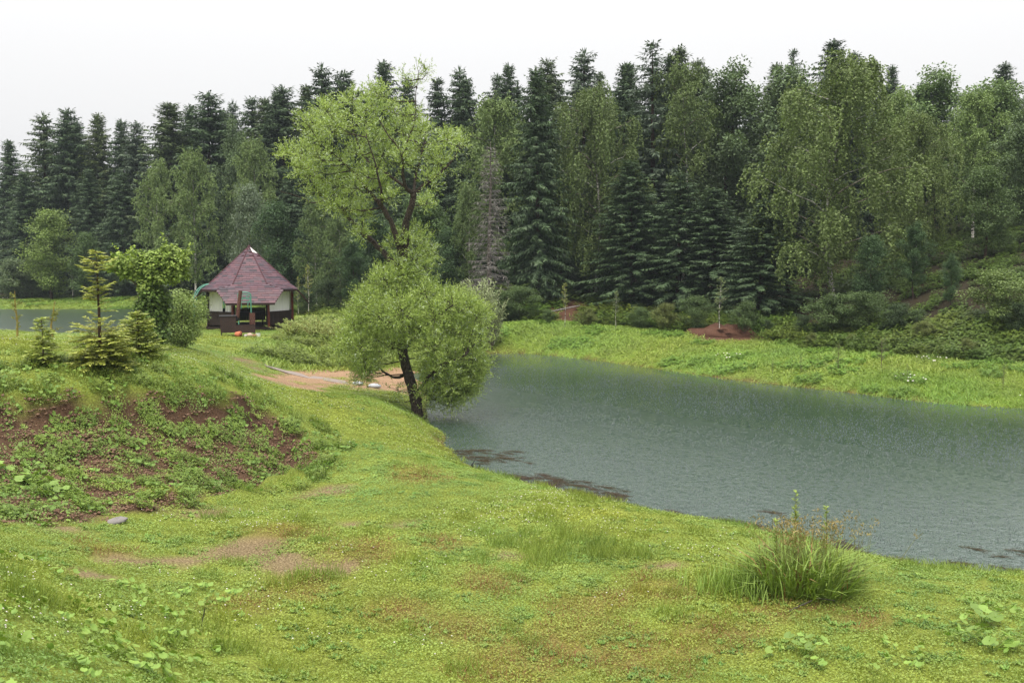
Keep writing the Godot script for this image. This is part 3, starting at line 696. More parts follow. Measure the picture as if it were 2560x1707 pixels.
const KIND := {
	"sa": ["spruce_tree", "spruce"], "sb": ["spruce_tree", "spruce"], "sc": ["spruce_tree", "spruce"], "sd": ["spruce_tree", "spruce"], "se": ["spruce_tree", "spruce"], "sf": ["spruce_tree", "spruce"], "sg": ["spruce_tree", "spruce"], "dead": ["dead_spruce_tree", "dead tree"],
	"ba": ["birch_tree", "birch"], "bb": ["birch_tree", "birch"], "bt": ["birch_tree", "birch"], "bw": ["weeping_birch_tree", "birch"], "ra": ["leafy_tree", "tree"], "rb": ["leafy_tree", "tree"],
	"ka": ["bush", "bush"], "kb": ["bush", "bush"], "kw": ["willow_shrub", "shrub"], "kv": ["silvery_willow_bush", "bush"], "pa": ["young_tree", "young tree"], "wa": ["willow_sapling", "sapling"]}
const TREES := [
	["sa", -56.29, -112, 18.38, 1.12, "spruce", "short dark spruce at the far left end of the forest skyline", "spruces along the forest skyline"],
	["sc", -50.86, -108, 20.86, 1.29, "sprucey", "big spruce with gappy see-through upper branches near left end of skyline", "spruces along the forest skyline"],
	["se", -47.4, -106, 21.03, 1.23, "spruce", "tall pointed dark spruce just right of the gappy spruce, far left skyline", "spruces along the forest skyline"],
	["sa", -47.83, -110, 20.32, 1.01, "spruced", "slim spruce tip close behind the tall pointed far left spruce", "spruces along the forest skyline"],
	["sa", -43.77, -106, 20.49, 1.12, "larch", "paler yellowish green conifer standing alone among dark spruces on left skyline", "spruces along the forest skyline"],
	["sa", -41.28, -105, 19.72, 1.01, "spruce", "first of two equal dark spruces right of the paler conifer", "spruces along the forest skyline"],
	["se", -39.31, -104, 19.34, 1.06, "spruceb", "second of two equal dark spruces right of the paler conifer", "spruces along the forest skyline"],
	["sb", -33.58, -98, 20.39, 1.51, "sprucey", "broad dark spruce with long ragged left branches, left skyline", "spruces along the forest skyline"],
	["sa", -32.43, -100, 20.46, 0.95, "spruce", "narrow spruce squeezed between two broad dark spruces on left skyline", "spruces along the forest skyline"],
	["se", -29.6, -97, 21.15, 1.57, "spruce", "very broad full spruce with blunt bushy top, left of the gazebo roof tip", "spruces along the forest skyline"],
	["sa", -29.79, -104, 20.65, 0.9, "spruce", "small far spruce tip right of the very broad blunt spruce", "spruces along the forest skyline"],
	["sc", -28.97, -104, 21.55, 0.84, "spruceb", "slender tiered spruce tip above the whitish round tree, left of gazebo roof", "spruces along the forest skyline"],
	["sg", -25.93, -100, 21.2, 1.12, "spruce", "dark spruce straight above the gazebo, left one of a pair", "spruces along the forest skyline"],
	["sb", -24.77, -99, 21.01, 1.01, "sprucey", "dark spruce straight above the gazebo, right one of a pair", "spruces along the forest skyline"],
	["sa", -23.09, -98, 21.47, 1.01, "spruced", "spruce shoulder on the left flank of the peak above the willow's left edge", "spruces along the forest skyline"],
	["se", -22.27, -97, 21.83, 1.34, "spruce", "broad spruce peak on skyline just left of the willow crown", "spruces along the forest skyline"],
	["sa", -19.62, -96, 21.78, 1.06, "sprucey", "dense dark spruce touching the upper left edge of the willow crown", "spruces along the forest skyline"],
	["sc", -17.75, -94, 23.27, 1.18, "spruced", "tall tiered spruce rising high above the upper left of the willow", "spruces along the forest skyline"],
	["se", -16.1, -95, 22.98, 1.29, "spruce", "blunt bushy spruce right beside the tall tiered spruce above the willow", "spruces along the forest skyline"],
	["sa", -12.08, -93, 23.45, 1.06, "spruce", "conical spruce tip standing directly above the willow's top", "spruces along the forest skyline"],
	["sb", -9.65, -92, 21.49, 1.01, "spruce", "spruce half hidden behind the willow's highest sprig", "spruces along the forest skyline"],
	["sg", -6.57, -90, 21.35, 1.06, "spruced", "plump pointed spruce right of the willow's highest sprig", "spruces along the forest skyline"],
	["sc", -4.81, -90, 22.3, 1.01, "spruce", "thin spired spruce with bare leader, right of the willow crown", "spruces along the forest skyline"],
	["sa", -3.91, -89, 21.18, 1.01, "spruce", "lower spruce leaning against the thin spired spruce", "spruces along the forest skyline"],
	["se", -1.26, -88, 21.27, 0.95, "spruce", "left lower spire of the twin spruces above the dead grey spruce", "spruces along the forest skyline"],
	["sa", -0.34, -86, 21.82, 0.9, "spruce", "right higher spire of the twin spruces above the dead grey spruce", "spruces along the forest skyline"],
	["sc", 0.55, -86, 20.21, 0.95, "spruce", "short dark tip right of the twin spires above the dead spruce", "spruces along the forest skyline"],
	["se", 3.14, -82, 21.5, 1.18, "sprucey", "smooth full spruce forming the rounded peak right of the twin spires", "spruces along the forest skyline"],
	["sa", 1.84, -66, 17.72, 1.06, "spruce", "large spruce with layered skirts and bare reddish lower trunk beside brown soil patch", "spruces along the forest skyline"],
	["sc", 5.59, -78, 21.45, 1.29, "spruceb", "tall spruce with stepped ragged outline above the left weeping birch", "spruces along the forest skyline"],
	["sg", 7.02, -80, 19.96, 0.9, "sprucey", "low spruce top right of the stepped ragged spruce", "spruces along the forest skyline"],
	["sb", 8.59, -77, 20.22, 1.01, "spruce", "blunt spruce top left of the highest central spruce", "spruces along the forest skyline"],
	["sa", 9.32, -79, 20.51, 0.9, "spruce", "thin spruce tip between the blunt spruce and highest central spruce", "spruces along the forest skyline"],
	["sf", 10.05, -70, 20.27, 1.4, "spruceb", "highest spruce at centre with wide ragged arms near its tip", "spruces along the forest skyline"],
	["sa", 11.86, -76, 20.5, 1.01, "spruced", "modest spruce just right of the highest central spruce", "spruces along the forest skyline"],
	["sb", 12.82, -76, 21.1, 1.06, "sprucey", "spruce with tufted tip above the white stemmed birch", "spruces along the forest skyline"],
	["sg", 14.26, -78, 20.6, 0.95, "sprucey", "spruce tip behind right side of the white stemmed birch", "spruces along the forest skyline"],
	["sb", 15.56, -80, 20.46, 1.01, "sprucey", "lower spruce between white stemmed birch and pale aspen", "spruces along the forest skyline"],
	["sa", 21.63, -82, 21.09, 1.12, "sprucey", "spruce with spiky top left of the sharp double spire, right of the pale aspen", "spruces along the forest skyline"],
	["sf", 22.38, -80, 21.74, 0.95, "spruceb", "sharp slender spire left of the great weeping birch", "spruces along the forest skyline"],
	["sb", 24.15, -76, 21.66, 1.23, "spruced", "tall dark spruce rising right behind the great weeping birch top", "spruces along the forest skyline"],
	["sa", 26.58, -78, 21.21, 1.01, "spruceb", "spruce behind the upper right shoulder of the great weeping birch", "spruces along the forest skyline"],
	["sf", 29.03, -80, 21.05, 0.78, "spruce", "thin spire nearly bare at its tip, right of the great weeping birch", "spruces along the forest skyline"],
	["sa", 30.16, -80, 20.58, 0.9, "spruce", "small dark spruce tip farthest right of the group behind great birch", "spruces along the forest skyline"],
	["sb", 36.21, -74, 19.5, 1.18, "spruceb", "lone dark spruce standing above pale leafy trees at the right edge", "spruces along the forest skyline"],
	["sg", 30.18, -73, 17.97, 1.01, "spruce", "dark narrow spruce sunk between pale leafy crowns on the right", "spruces along the forest skyline"],
	["sb", -50.54, -103, 14.07, 1.34, "spruce", "full spruce low in the wall of forest above far left willow scrub", ""],
	["sa", -42.82, -100, 14.21, 1.23, "spruce", "tiered spruce right above the bright green young tree on the far left", ""],
	["se", -38.23, -97, 13.56, 1.29, "spruce", "wide skirted spruce left of the two pale birches", ""],
	["sc", -35.58, -96, 11.57, 1.06, "spruce", "dark spruce directly left of the smaller pale birch", ""],
	["sd", -17.72, -79, 12.36, 1.06, "spruce", "spruce with bare trunk and dead lower twigs just right of gazebo roof", ""],
	["sa", -26.94, -93, 12.86, 1.12, "spruce", "shady spruce between the pale birch and the silvery round tree", ""],
	["se", -6.24, -82, 15.55, 1.23, "spruce", "dark spruce right behind the willow's right hand limbs", "spruces along the forest skyline"],
	["sa", 3.56, -74, 13.68, 1.34, "spruce", "deep green spruce filling the gap left of the left weeping birch", ""],
	["sb", 7.97, -65, 11.64, 1.4, "spruce", "huge shaggy spruce with grey dead branches at its foot by the bank", ""],
	["sg", 10.64, -63, 10.7, 1.34, "spruce", "massive drooping spruce at forest edge behind the young birch by the earth heap", ""],
	["sb", 12.74, -62, 9.63, 1.29, "spruce", "very dark spruce left of the one whose skirts reach the earth heap", ""],
	["sb", 14.49, -57.5, 8.63, 1.23, "spruce", "dark spruce with twin looking trunk, skirts beside the reddish earth heap", ""],
	["sd", 16.54, -59, 8.25, 1.06, "spruce", "gloomy spruce under the left side of the great weeping birch", ""],
	["sg", 5.56, -69, 10.11, 1.12, "spruce", "dark spruce under the drooping strands of the left weeping birch", ""],
	["sb", -0.3, -75, 12.01, 1.18, "spruce", "dark spruce immediately right of the dead grey spruce", ""],
	["sa", -8.68, -80, 12.45, 1.12, "spruce", "dark spruce behind the narrow waist of the willow", ""],
	["se", -14.18, -84, 13.47, 1.23, "spruce", "dark spruce behind the willow's left limbs", ""],
	["ba", -27.05, -84, 14.2, 0.72, "birch", "pale birch with crooked white stem left of the gazebo, taller of two", ""],
	["bb", -30.73, -86, 13.29, 0.66, "birch", "smaller pale birch left of the crooked white stemmed birch", ""],
	["ba", -22.21, -86, 15.37, 0.7, "birch", "slim birch with white stem visible near its top, above the gazebo tip", ""],
	["bb", -14.42, -73, 9.51, 0.8, "birchd", "slender birch with thin white stems just right of the gazebo", ""],
	["ba", -12.33, -71, 8.26, 0.9, "birchd", "dim birch behind left edge of the willow's lower crown", ""],
	["ba", -1.27, -74, 16.98, 0.95, "birch", "tall birch with white stem rising behind the dead grey spruce", ""],
	["bb", -2.96, -68, 10.04, 0.7, "birchd", "thin twin stemmed birch left of the dead grey spruce", ""],
	["bw", 5.7, -68, 16.89, 0.95, "birchw", "left weeping birch hanging pale strands over dark spruces at centre", ""],
	["bt", 11.88, -69, 18.49, 0.8, "birchw", "birch with bold forked white upper stem right of the highest spruce", ""],
	["bw", 18.42, -56, 16.33, 1.25, "birchy", "great weeping birch with yellowish hanging strands, right of centre", ""],
	["bw", 24, -58.5, 13.68, 1, "birchy", "second weeping birch hugging the right side of the great one", ""],
	["ba", 29.37, -63, 15.65, 1, "birchl", "upright light green birch near right edge with pale stem", ""],
	["bb", 25.31, -66, 16.04, 0.95, "birchl", "light birch crown between great weeping birch and dark narrow spruce", ""],
	["ra", -24.95, -90, 17.07, 0.5, "aspen", "whitish green round tree on the slope, upper left of the gazebo", ""],
	["rb", -21.31, -80, 10.57, 0.6, "silver", "small silvery leaved tree directly above the gazebo tip", ""],
	["rb", -44.41, -95, 9.3, 1.1, "bright", "bright green young tree at the forest foot on the far left", ""],
	["ra", 15.82, -72, 18.73, 1, "aspen", "pale aspen with tall airy crown and reddish stem right of centre", ""],
	["rb", 19.69, -71, 17.82, 0.9, "aspen", "pale leafy crown tucked left of the great weeping birch", ""],
	["ra", 30.69, -72, 18.56, 1.15, "aspenl", "wide light rounded tree crown on the skyline at right", ""],
	["rb", 32.4, -67, 16.46, 1.1, "aspenl", "light leafy tree below the lone right edge spruce", ""],
	["ra", 30.06, -58, 13.49, 1.1, "aspen", "tall leafy tree cut by the right picture edge", ""],
	["rb", 26.8, -56, 10.11, 1.05, "aspend", "leafy mid green tree in front of the right edge trees", ""],
	["ra", 21.22, -52, 7.07, 0.9, "alder", "dark round alder right under the second weeping birch", ""],
	["rb", 18.94, -52, 6.24, 0.85, "alder", "bluish dark leafy tree beside the foot of the great weeping birch", ""],
	["ra", -9.74, -72, 8.3, 1, "alder", "dark leafy tree behind the willow's trunk", ""],
	["rb", -6.49, -70, 9.34, 1, "alderl", "leafy tree filling the space right of the willow's middle crown", ""],
	["ra", -11.17, -69, 6.51, 0.9, "alder", "low dark leafy tree between gazebo and willow", ""],
	["rb", -18.33, -77, 9.11, 0.9, "alder", "leafy dark tree left of the bare trunked spruce behind gazebo", ""],
	["ra", 21.39, -48, 5.4, 0.8, "alder", "low alder on the flowery slope left of the right edge bush", ""],
	["rb", -40.68, -94, 7.29, 0.8, "alderl", "soft green tree right of the bright young tree on the far left", ""],
	["rb", -4.4, -68, 7.04, 0.8, "alder", "leafy thicket tree left of the dead spruce's foot", ""],
	["ra", 0.27, -67, 7.56, 0.6, "alder", "small broadleaf lit by gap under the dark spruce, right of dead spruce", ""],
	["dead", -1.47, -63, 12.65, 1, "dead", "dead grey spruce with bare twiggy branches right of the willow", ""],
	["sa", -70.07, -120.28, 17.07, 1.27, "spruce", "dark spruce deep in the forest behind the front trees", "dark spruces deep in the forest"],
	["sb", -65.36, -116.1, 17.77, 1.31, "spruced", "dark spruce deep in the forest behind the front trees", "dark spruces deep in the forest"],
	["se", -65.1, -119.75, 18.79, 1.28, "spruceb", "dark spruce deep in the forest behind the front trees", "dark spruces deep in the forest"],
	["sc", -61.08, -116.12, 14.7, 1.1, "spruce", "dark spruce deep in the forest behind the front trees", "dark spruces deep in the forest"],
	["sg", -59.13, -116.71, 15.49, 1.18, "spruced", "dark spruce deep in the forest behind the front trees", "dark spruces deep in the forest"],
	["sf", -58.28, -119.61, 16.44, 1.28, "spruceb", "dark spruce deep in the forest behind the front trees", "dark spruces deep in the forest"],
	["sb", -55.47, -118.62, 17.72, 1.08, "spruce", "dark spruce deep in the forest behind the front trees", "dark spruces deep in the forest"],
	["sa", -51.52, -115.03, 19.29, 1.02, "spruced", "dark spruce deep in the forest behind the front trees", "dark spruces deep in the forest"],
	["sb", -48.66, -113.4, 18.43, 1.16, "spruceb", "dark spruce deep in the forest behind the front trees", "dark spruces deep in the forest"],
	["se", -46.52, -113.25, 15.84, 1.18, "spruce", "dark spruce deep in the forest behind the front trees", "dark spruces deep in the forest"],
	["sc", -42.91, -109.62, 16.3, 1, "spruced", "dark spruce deep in the forest behind the front trees", "dark spruces deep in the forest"],
	["sg", -41.59, -111.79, 17.73, 1.07, "spruceb", "dark spruce deep in the forest behind the front trees", "dark spruces deep in the forest"],
	["sf", -37.4, -106.02, 17.64, 1.29, "spruce", "dark spruce deep in the forest behind the front trees", "dark spruces deep in the forest"],
	["sb", -35.65, -106.91, 18.81, 1.31, "spruced", "dark spruce deep in the forest behind the front trees", "dark spruces deep in the forest"],
	["sa", -34.6, -110.02, 18.66, 1.22, "spruceb", "dark spruce deep in the forest behind the front trees", "dark spruces deep in the forest"],
	["sb", -30.69, -103.78, 16.8, 1.19, "spruce", "dark spruce deep in the forest behind the front trees", "dark spruces deep in the forest"],
	["se", -29.93, -108.29, 18.29, 1.13, "spruced", "dark spruce deep in the forest behind the front trees", "dark spruces deep in the forest"],
	["sc", -26.16, -101.65, 17.45, 1.14, "spruceb", "dark spruce deep in the forest behind the front trees", "dark spruces deep in the forest"],
	["sg", -24.12, -101.34, 18.78, 1.29, "spruce", "dark spruce deep in the forest behind the front trees", "dark spruces deep in the forest"],
	["sf", -23.28, -106.35, 19.99, 1.21, "spruced", "dark spruce deep in the forest behind the front trees", "dark spruces deep in the forest"],
	["sb", -20.63, -103.25, 19.63, 1.24, "spruceb", "dark spruce deep in the forest behind the front trees", "dark spruces deep in the forest"],
	["sa", -18.25, -101.16, 21.78, 1.08, "spruce", "dark spruce deep in the forest behind the front trees", "dark spruces deep in the forest"],
	["sb", -15.84, -98.04, 20.46, 1.34, "spruced", "dark spruce deep in the forest behind the front trees", "dark spruces deep in the forest"],
	["se", -14.43, -101.35, 21.97, 1.11, "spruceb", "dark spruce deep in the forest behind the front trees", "dark spruces deep in the forest"],
	["sc", -12.44, -100.57, 19.64, 1.05, "spruce", "dark spruce deep in the forest behind the front trees", "dark spruces deep in the forest"],
	["sg", -10.67, -101.84, 18.36, 1.32, "spruced", "dark spruce deep in the forest behind the front trees", "dark spruces deep in the forest"],
	["sf", -8.21, -95.53, 15.14, 1.07, "spruceb", "dark spruce deep in the forest behind the front trees", "dark spruces deep in the forest"],
	["sb", -6.51, -97.66, 18.28, 1.06, "spruce", "dark spruce deep in the forest behind the front trees", "dark spruces deep in the forest"],
	["sa", -4.64, -97.57, 18.43, 1.2, "spruced", "dark spruce deep in the forest behind the front trees", "dark spruces deep in the forest"],
	["sb", -2.72, -95.25, 19.33, 1.08, "spruceb", "dark spruce deep in the forest behind the front trees", "dark spruces deep in the forest"],
	["se", -0.93, -97.79, 21.31, 1.16, "spruce", "dark spruce deep in the forest behind the front trees", "dark spruces deep in the forest"],
	["sc", 0.89, -93.2, 18.12, 1.26, "spruced", "dark spruce deep in the forest behind the front trees", "dark spruces deep in the forest"],
	["sg", 2.64, -92.84, 20.71, 1.01, "spruceb", "dark spruce deep in the forest behind the front trees", "dark spruces deep in the forest"],
	["sf", 4.57, -96.29, 22.14, 1.23, "spruce", "dark spruce deep in the forest behind the front trees", "dark spruces deep in the forest"],
	["sb", 6.14, -92.47, 21.14, 1.31, "spruced", "dark spruce deep in the forest behind the front trees", "dark spruces deep in the forest"],
	["sa", 7.89, -92.22, 19.59, 1.24, "spruceb", "dark spruce deep in the forest behind the front trees", "dark spruces deep in the forest"],
	["sb", 9.51, -91.01, 19.71, 1.27, "spruce", "dark spruce deep in the forest behind the front trees", "dark spruces deep in the forest"],
	["se", 10.84, -87.72, 18.32, 1.33, "spruced", "dark spruce deep in the forest behind the front trees", "dark spruces deep in the forest"],
	["sc", 12.96, -91.22, 22.67, 1.28, "spruceb", "dark spruce deep in the forest behind the front trees", "dark spruces deep in the forest"],
	["sg", 14.22, -88.17, 20.94, 1.29, "spruce", "dark spruce deep in the forest behind the front trees", "dark spruces deep in the forest"],
	["sf", 16.09, -89.27, 21.06, 1.28, "spruced", "dark spruce deep in the forest behind the front trees", "dark spruces deep in the forest"],
	["sb", 17.92, -89.76, 19.02, 1.08, "spruceb", "dark spruce deep in the forest behind the front trees", "dark spruces deep in the forest"],
	["sa", 19.01, -87.04, 19.49, 1.06, "spruce", "dark spruce deep in the forest behind the front trees", "dark spruces deep in the forest"],
	["sb", 21.59, -90.94, 19.81, 1.2, "spruced", "dark spruce deep in the forest behind the front trees", "dark spruces deep in the forest"],
	["se", 22.06, -86.01, 19.11, 1.33, "spruceb", "dark spruce deep in the forest behind the front trees", "dark spruces deep in the forest"],
	["sc", 24.99, -90.79, 20.41, 1.18, "spruce", "dark spruce deep in the forest behind the front trees", "dark spruces deep in the forest"],
	["sg", 26.47, -90.01, 20.78, 1.26, "spruced", "dark spruce deep in the forest behind the front trees", "dark spruces deep in the forest"],
	["sf", 27.09, -86.53, 20.46, 1.31, "spruceb", "dark spruce deep in the forest behind the front trees", "dark spruces deep in the forest"],
	["sb", 29.82, -89.81, 21.02, 1.02, "spruce", "dark spruce deep in the forest behind the front trees", "dark spruces deep in the forest"],
	["sa", 30.49, -86.8, 19.77, 1.33, "spruced", "dark spruce deep in the forest behind the front trees", "dark spruces deep in the forest"],
	["sb", 32.79, -88.56, 19.93, 1.24, "spruceb", "dark spruce deep in the forest behind the front trees", "dark spruces deep in the forest"],
	["se", 33.85, -86.8, 17.68, 1.34, "spruce", "dark spruce deep in the forest behind the front trees", "dark spruces deep in the forest"],
	["sc", 34.62, -84.65, 17.55, 1.07, "spruced", "dark spruce deep in the forest behind the front trees", "dark spruces deep in the forest"],
	["sg", 35.42, -82.83, 18.02, 1.32, "spruceb", "dark spruce deep in the forest behind the front trees", "dark spruces deep in the forest"],
	["sf", 36.51, -81.6, 16.3, 1.21, "spruce", "dark spruce deep in the forest behind the front trees", "dark spruces deep in the forest"],
	["sb", 39.34, -84.44, 17.97, 1.23, "spruced", "dark spruce deep in the forest behind the front trees", "dark spruces deep in the forest"],
	["sa", 41.89, -86.48, 19.11, 1.16, "spruceb", "dark spruce deep in the forest behind the front trees", "dark spruces deep in the forest"],
	["sb", 42.15, -83.67, 18, 1.06, "spruce", "dark spruce deep in the forest behind the front trees", "dark spruces deep in the forest"],
	["se", 42.74, -81.88, 19.09, 1.27, "spruced", "dark spruce deep in the forest behind the front trees", "dark spruces deep in the forest"],
	["sc", 45.69, -84.11, 15.52, 1.04, "spruceb", "dark spruce deep in the forest behind the front trees", "dark spruces deep in the forest"],
	["sg", 47.59, -84.61, 15.38, 1.31, "spruce", "dark spruce deep in the forest behind the front trees", "dark spruces deep in the forest"],
	["sf", 49.62, -85.41, 16.26, 1.02, "spruced", "dark spruce deep in the forest behind the front trees", "dark spruces deep in the forest"],
	["ka", -49.16, -97, 4.62, 1.5, "sal", "grey green willow scrub at the far left edge beyond the small pond", ""],
	["kb", -47.67, -98, 4.81, 1.4, "sal", "grey green willow scrub right of the far left edge scrub", ""],
	["ka", -37.77, -95, 4.06, 1, "shd", "low leafy bush by the dark rail fence at forest foot on left", ""],
	["kb", 0.5, -61, 3.42, 1.4, "shg", "green leafy bush on the bank left of the bare brown soil", ""],
	["ka", -0.73, -60, 3.09, 1.3, "shg", "green bush just right of dead spruce foot", ""],
	["kb", 2.14, -58.5, 2.2, 1.1, "shg", "low bush in front of the brown soil patch", ""],
	["ka", 4.45, -57.5, 2.25, 1.2, "shy", "yellowish bush behind the two thin bank saplings", ""],
	["kb", 7.29, -56, 2.45, 1.2, "shg", "leafy low bush right of the second thin bank sapling", ""],
	["ka", 8.51, -55, 2.61, 1.1, "shy", "bushy seedling thicket left of the reddish earth heap", ""],
	["kb", 10.2, -54.5, 3.08, 1.2, "shg", "rounded bush left of the young birch by the earth heap", ""],
	["ka", 12.46, -52.6, 2.8, 1, "shg", "bush growing at the right end of the reddish earth heap", ""],
	["kb", 15.02, -50.5, 2.33, 1.1, "shd", "scraggy bush right of the reddish earth heap", ""],
	["ka", 16.37, -50, 3.27, 1.5, "shg", "wide leafy bush below the great weeping birch trunk", ""],
	["kb", 17.63, -49, 3.51, 1.5, "shg", "tall leafy bush right of the great weeping birch trunk", ""],
	["ka", 18.75, -47.5, 2.99, 1.4, "shd", "dark bush at the foot of the flowery slope", ""],
	["kb", 16.13, -46.5, 1.62, 1, "shy", "yellow green bush behind the pale willow sapling", ""],
	["ka", 14.55, -47.5, 1.05, 0.9, "shy", "low yellowish bush at the top of far bank", ""],
	["kb", 19.1, -45.5, 2.35, 1.2, "shy", "yellow green bush on lower flowery slope", ""],
	["ka", 22.47, -45, 4.49, 1.5, "shl", "bright rounded bush on the slope at right edge", ""],
	["kb", 22.66, -43.5, 3.28, 1.4, "shd", "dark bush under the bright rounded right edge bush", ""],
	["ka", 19.78, -42.5, 1.77, 1.1, "shy", "low flowering bush near the right end of far bank", ""],
	["kb", 13.69, -52.5, 1.99, 0.9, "shd", "small dark bush at foot of the twin trunked spruce", ""],
	["kb", -13.07, -70, 3.7, 1, "shd", "dark low bush at forest edge between gazebo and willow", ""],
	["ka", -14.09, -68, 3.34, 0.8, "shd", "small bluish conifer like bush right of the gazebo", ""],
	["pa", 3.06, -57, 3.9, 0.8, "sapy", "thin young tree with yellowish tuft, first of two on far bank crest", ""],
	["pa", 5.89, -55.5, 3.49, 0.9, "sap", "thin young tree with greyer tuft, second of two on far bank crest", ""],
	["pa", 11.14, -52.5, 4.34, 1, "sap", "young birch with pale stem in front of the reddish earth heap", ""],
	["pa", -41.98, -94, 5.1, 0.8, "sap", "young tree with pale bare stem beyond the small left pond", ""],
	["pa", -13.7, -66, 4.87, 0.8, "sapy", "young yellowish tree right of the gazebo roof", ""],
	["pa", -14.11, -65, 4.09, 0.6, "sapy", "short yellowish seedling close to the gazebo's right corner", ""],
	["wa", 13.79, -41.3, 1.79, 1, "wsap", "willow bush sapling with grey rounded crown at far waterline", ""],
	["wa", 15.32, -40.6, 2.13, 0.9, "wsap", "taller willow sapling with silvery tip at far waterline", ""],
	["wa", 11.14, -41.8, 1.18, 0.35, "wsap", "thin nearly bare twig standing at far waterline", ""],
	["wa", 12.17, -41.2, 1.37, 0.35, "wsap", "second bare twig at far waterline left of the grey willow sapling", ""],
	["wa", 15.71, -38.8, 1.21, 0.5, "wsap", "sparse low willow shoot right of the taller willow sapling", ""],
	["wa", 18.21, -36.2, 1.57, 0.45, "wsap", "bent bare twig at far waterline near right edge", ""],
	["kw", -11.07, -49, 2.72, 1.2, "shw", "willow shrub with arching pale shoots in front of gazebo's right corner", ""],
	["kw", -9.57, -48, 2.97, 1.3, "shw", "broad pale willow shrub at centre of the scrubby slope", ""],
	["kw", -8.32, -47, 2.83, 1.3, "shw", "pale willow shrub touching the willow's left edge", ""],
	["kw", -11.19, -46.5, 1.81, 0.9, "shw", "low yellow stemmed shrub left on scrubby slope above the sand", ""],
	["kw", -9.47, -45.5, 1.79, 1, "shw", "yellow stemmed shrub above the middle of the sand", ""],
	["kw", -8.26, -45, 1.74, 1, "shw", "yellow stemmed shrub above the right part of the sand", ""],
	["kv", -1.89, -54.9, 4.33, 0.9, "silverw", "silvery white leaved willow bush behind the willow's right side", ""],
	["kv", -1.16, -54.9, 3.29, 0.8, "silverw", "lower silvery bush standing right of the other silvery bush at far waterline", ""]]

func plant_trees() -> void:
	var P := {
		"sa": spruce(101, 18.0, 3.0, 0.07), "sb": spruce(102, 18.0, 3.5, 0.05), "sc": spruce(103, 18.0, 3.3, 0.10, 0.4), "sd": spruce(104, 16.0, 2.7, 0.34), "se": spruce(118, 18.0, 3.9, 0.06, 0.15), "sf": spruce(119, 18.0, 2.5, 0.12, 0.6), "sg": spruce(120, 18.0, 3.2, 0.04, 0.25),
		"dead": dead_spruce(105, 12.5, 1.9),
		"ba": birch(106, 13.0, 2.5, 0.16, 1500, 1.1, 20, 0.17), "bb": birch(107, 12.0, 2.3, 0.18, 1300, 1.0, 18, 0.17), "bt": birch(108, 15.0, 2.4, 0.40, 900, 1.0, 14, 0.17), "bw": birch(109, 15.0, 3.4, 0.14, 1350, 2.5, 30, 0.16),
		"ra": roundtree(110, 13.0, 2.9, 0.16, 240, 85, 0.2), "rb": roundtree(111, 9.0, 2.4, 0.10, 190, 85, 0.18),
		"ka": roundtree(112, 2.2, 1.15, 0.05, 110, 110, 0.075, M.twig, 0.05, 0.36), "kb": roundtree(113, 2.6, 1.1, 0.04, 120, 110, 0.07, M.twig, 0.05, 0.38),
		"kw": shoots(114, 1.9, 1.3, 44, 0.8, Vector2(0.11, 0.028), M.yellowstem), "kv": shoots(115, 2.2, 0.8, 60, 0.15, Vector2(0.11, 0.035), M.twig),
		"pa": sapling(116, 4.0, 0.6, 0.42, 620, Vector2(0.1, 0.07), M.birch), "wa": sapling(117, 3.4, 1.0, 0.25, 640, Vector2(0.09, 0.02), M.twig)}
	var protos := {}
	for k in P:
		var root := Node3D.new()
		root.name = KIND[k][0]
		for j in 2: part(P[k][j][0], P[k][j][1], root)
		protos[k] = root
	rng.seed = 77
	for e in TREES:
		var k: String = e[0]
		var o: Node3D = protos[k].duplicate()
		o.name = numbered(KIND[k][0]); add_child(o)
		var g := ground(e[1], e[2])
		var sy: float = maxf(e[3] - g, 0.6) / P[k][2]
		var sx: float = sy * e[4]
		if k.begins_with("s"): sx = maxf(sx, 0.72 * e[4])
		o.position = Vector3(e[1], g - 0.03, e[2])
		o.basis = Basis.from_euler(Vector3(rng.randf_range(-0.012, 0.012), rng.randf() * TAU, rng.randf_range(-0.012, 0.012))) * Basis.from_scale(Vector3(sx, sy, sx))
		if e[5] != "dead": o.get_child(1).material_override = M["crown_" + e[5]]
		tag(o, e[6], KIND[k][1], e[7])
	for k in protos: protos[k].free()

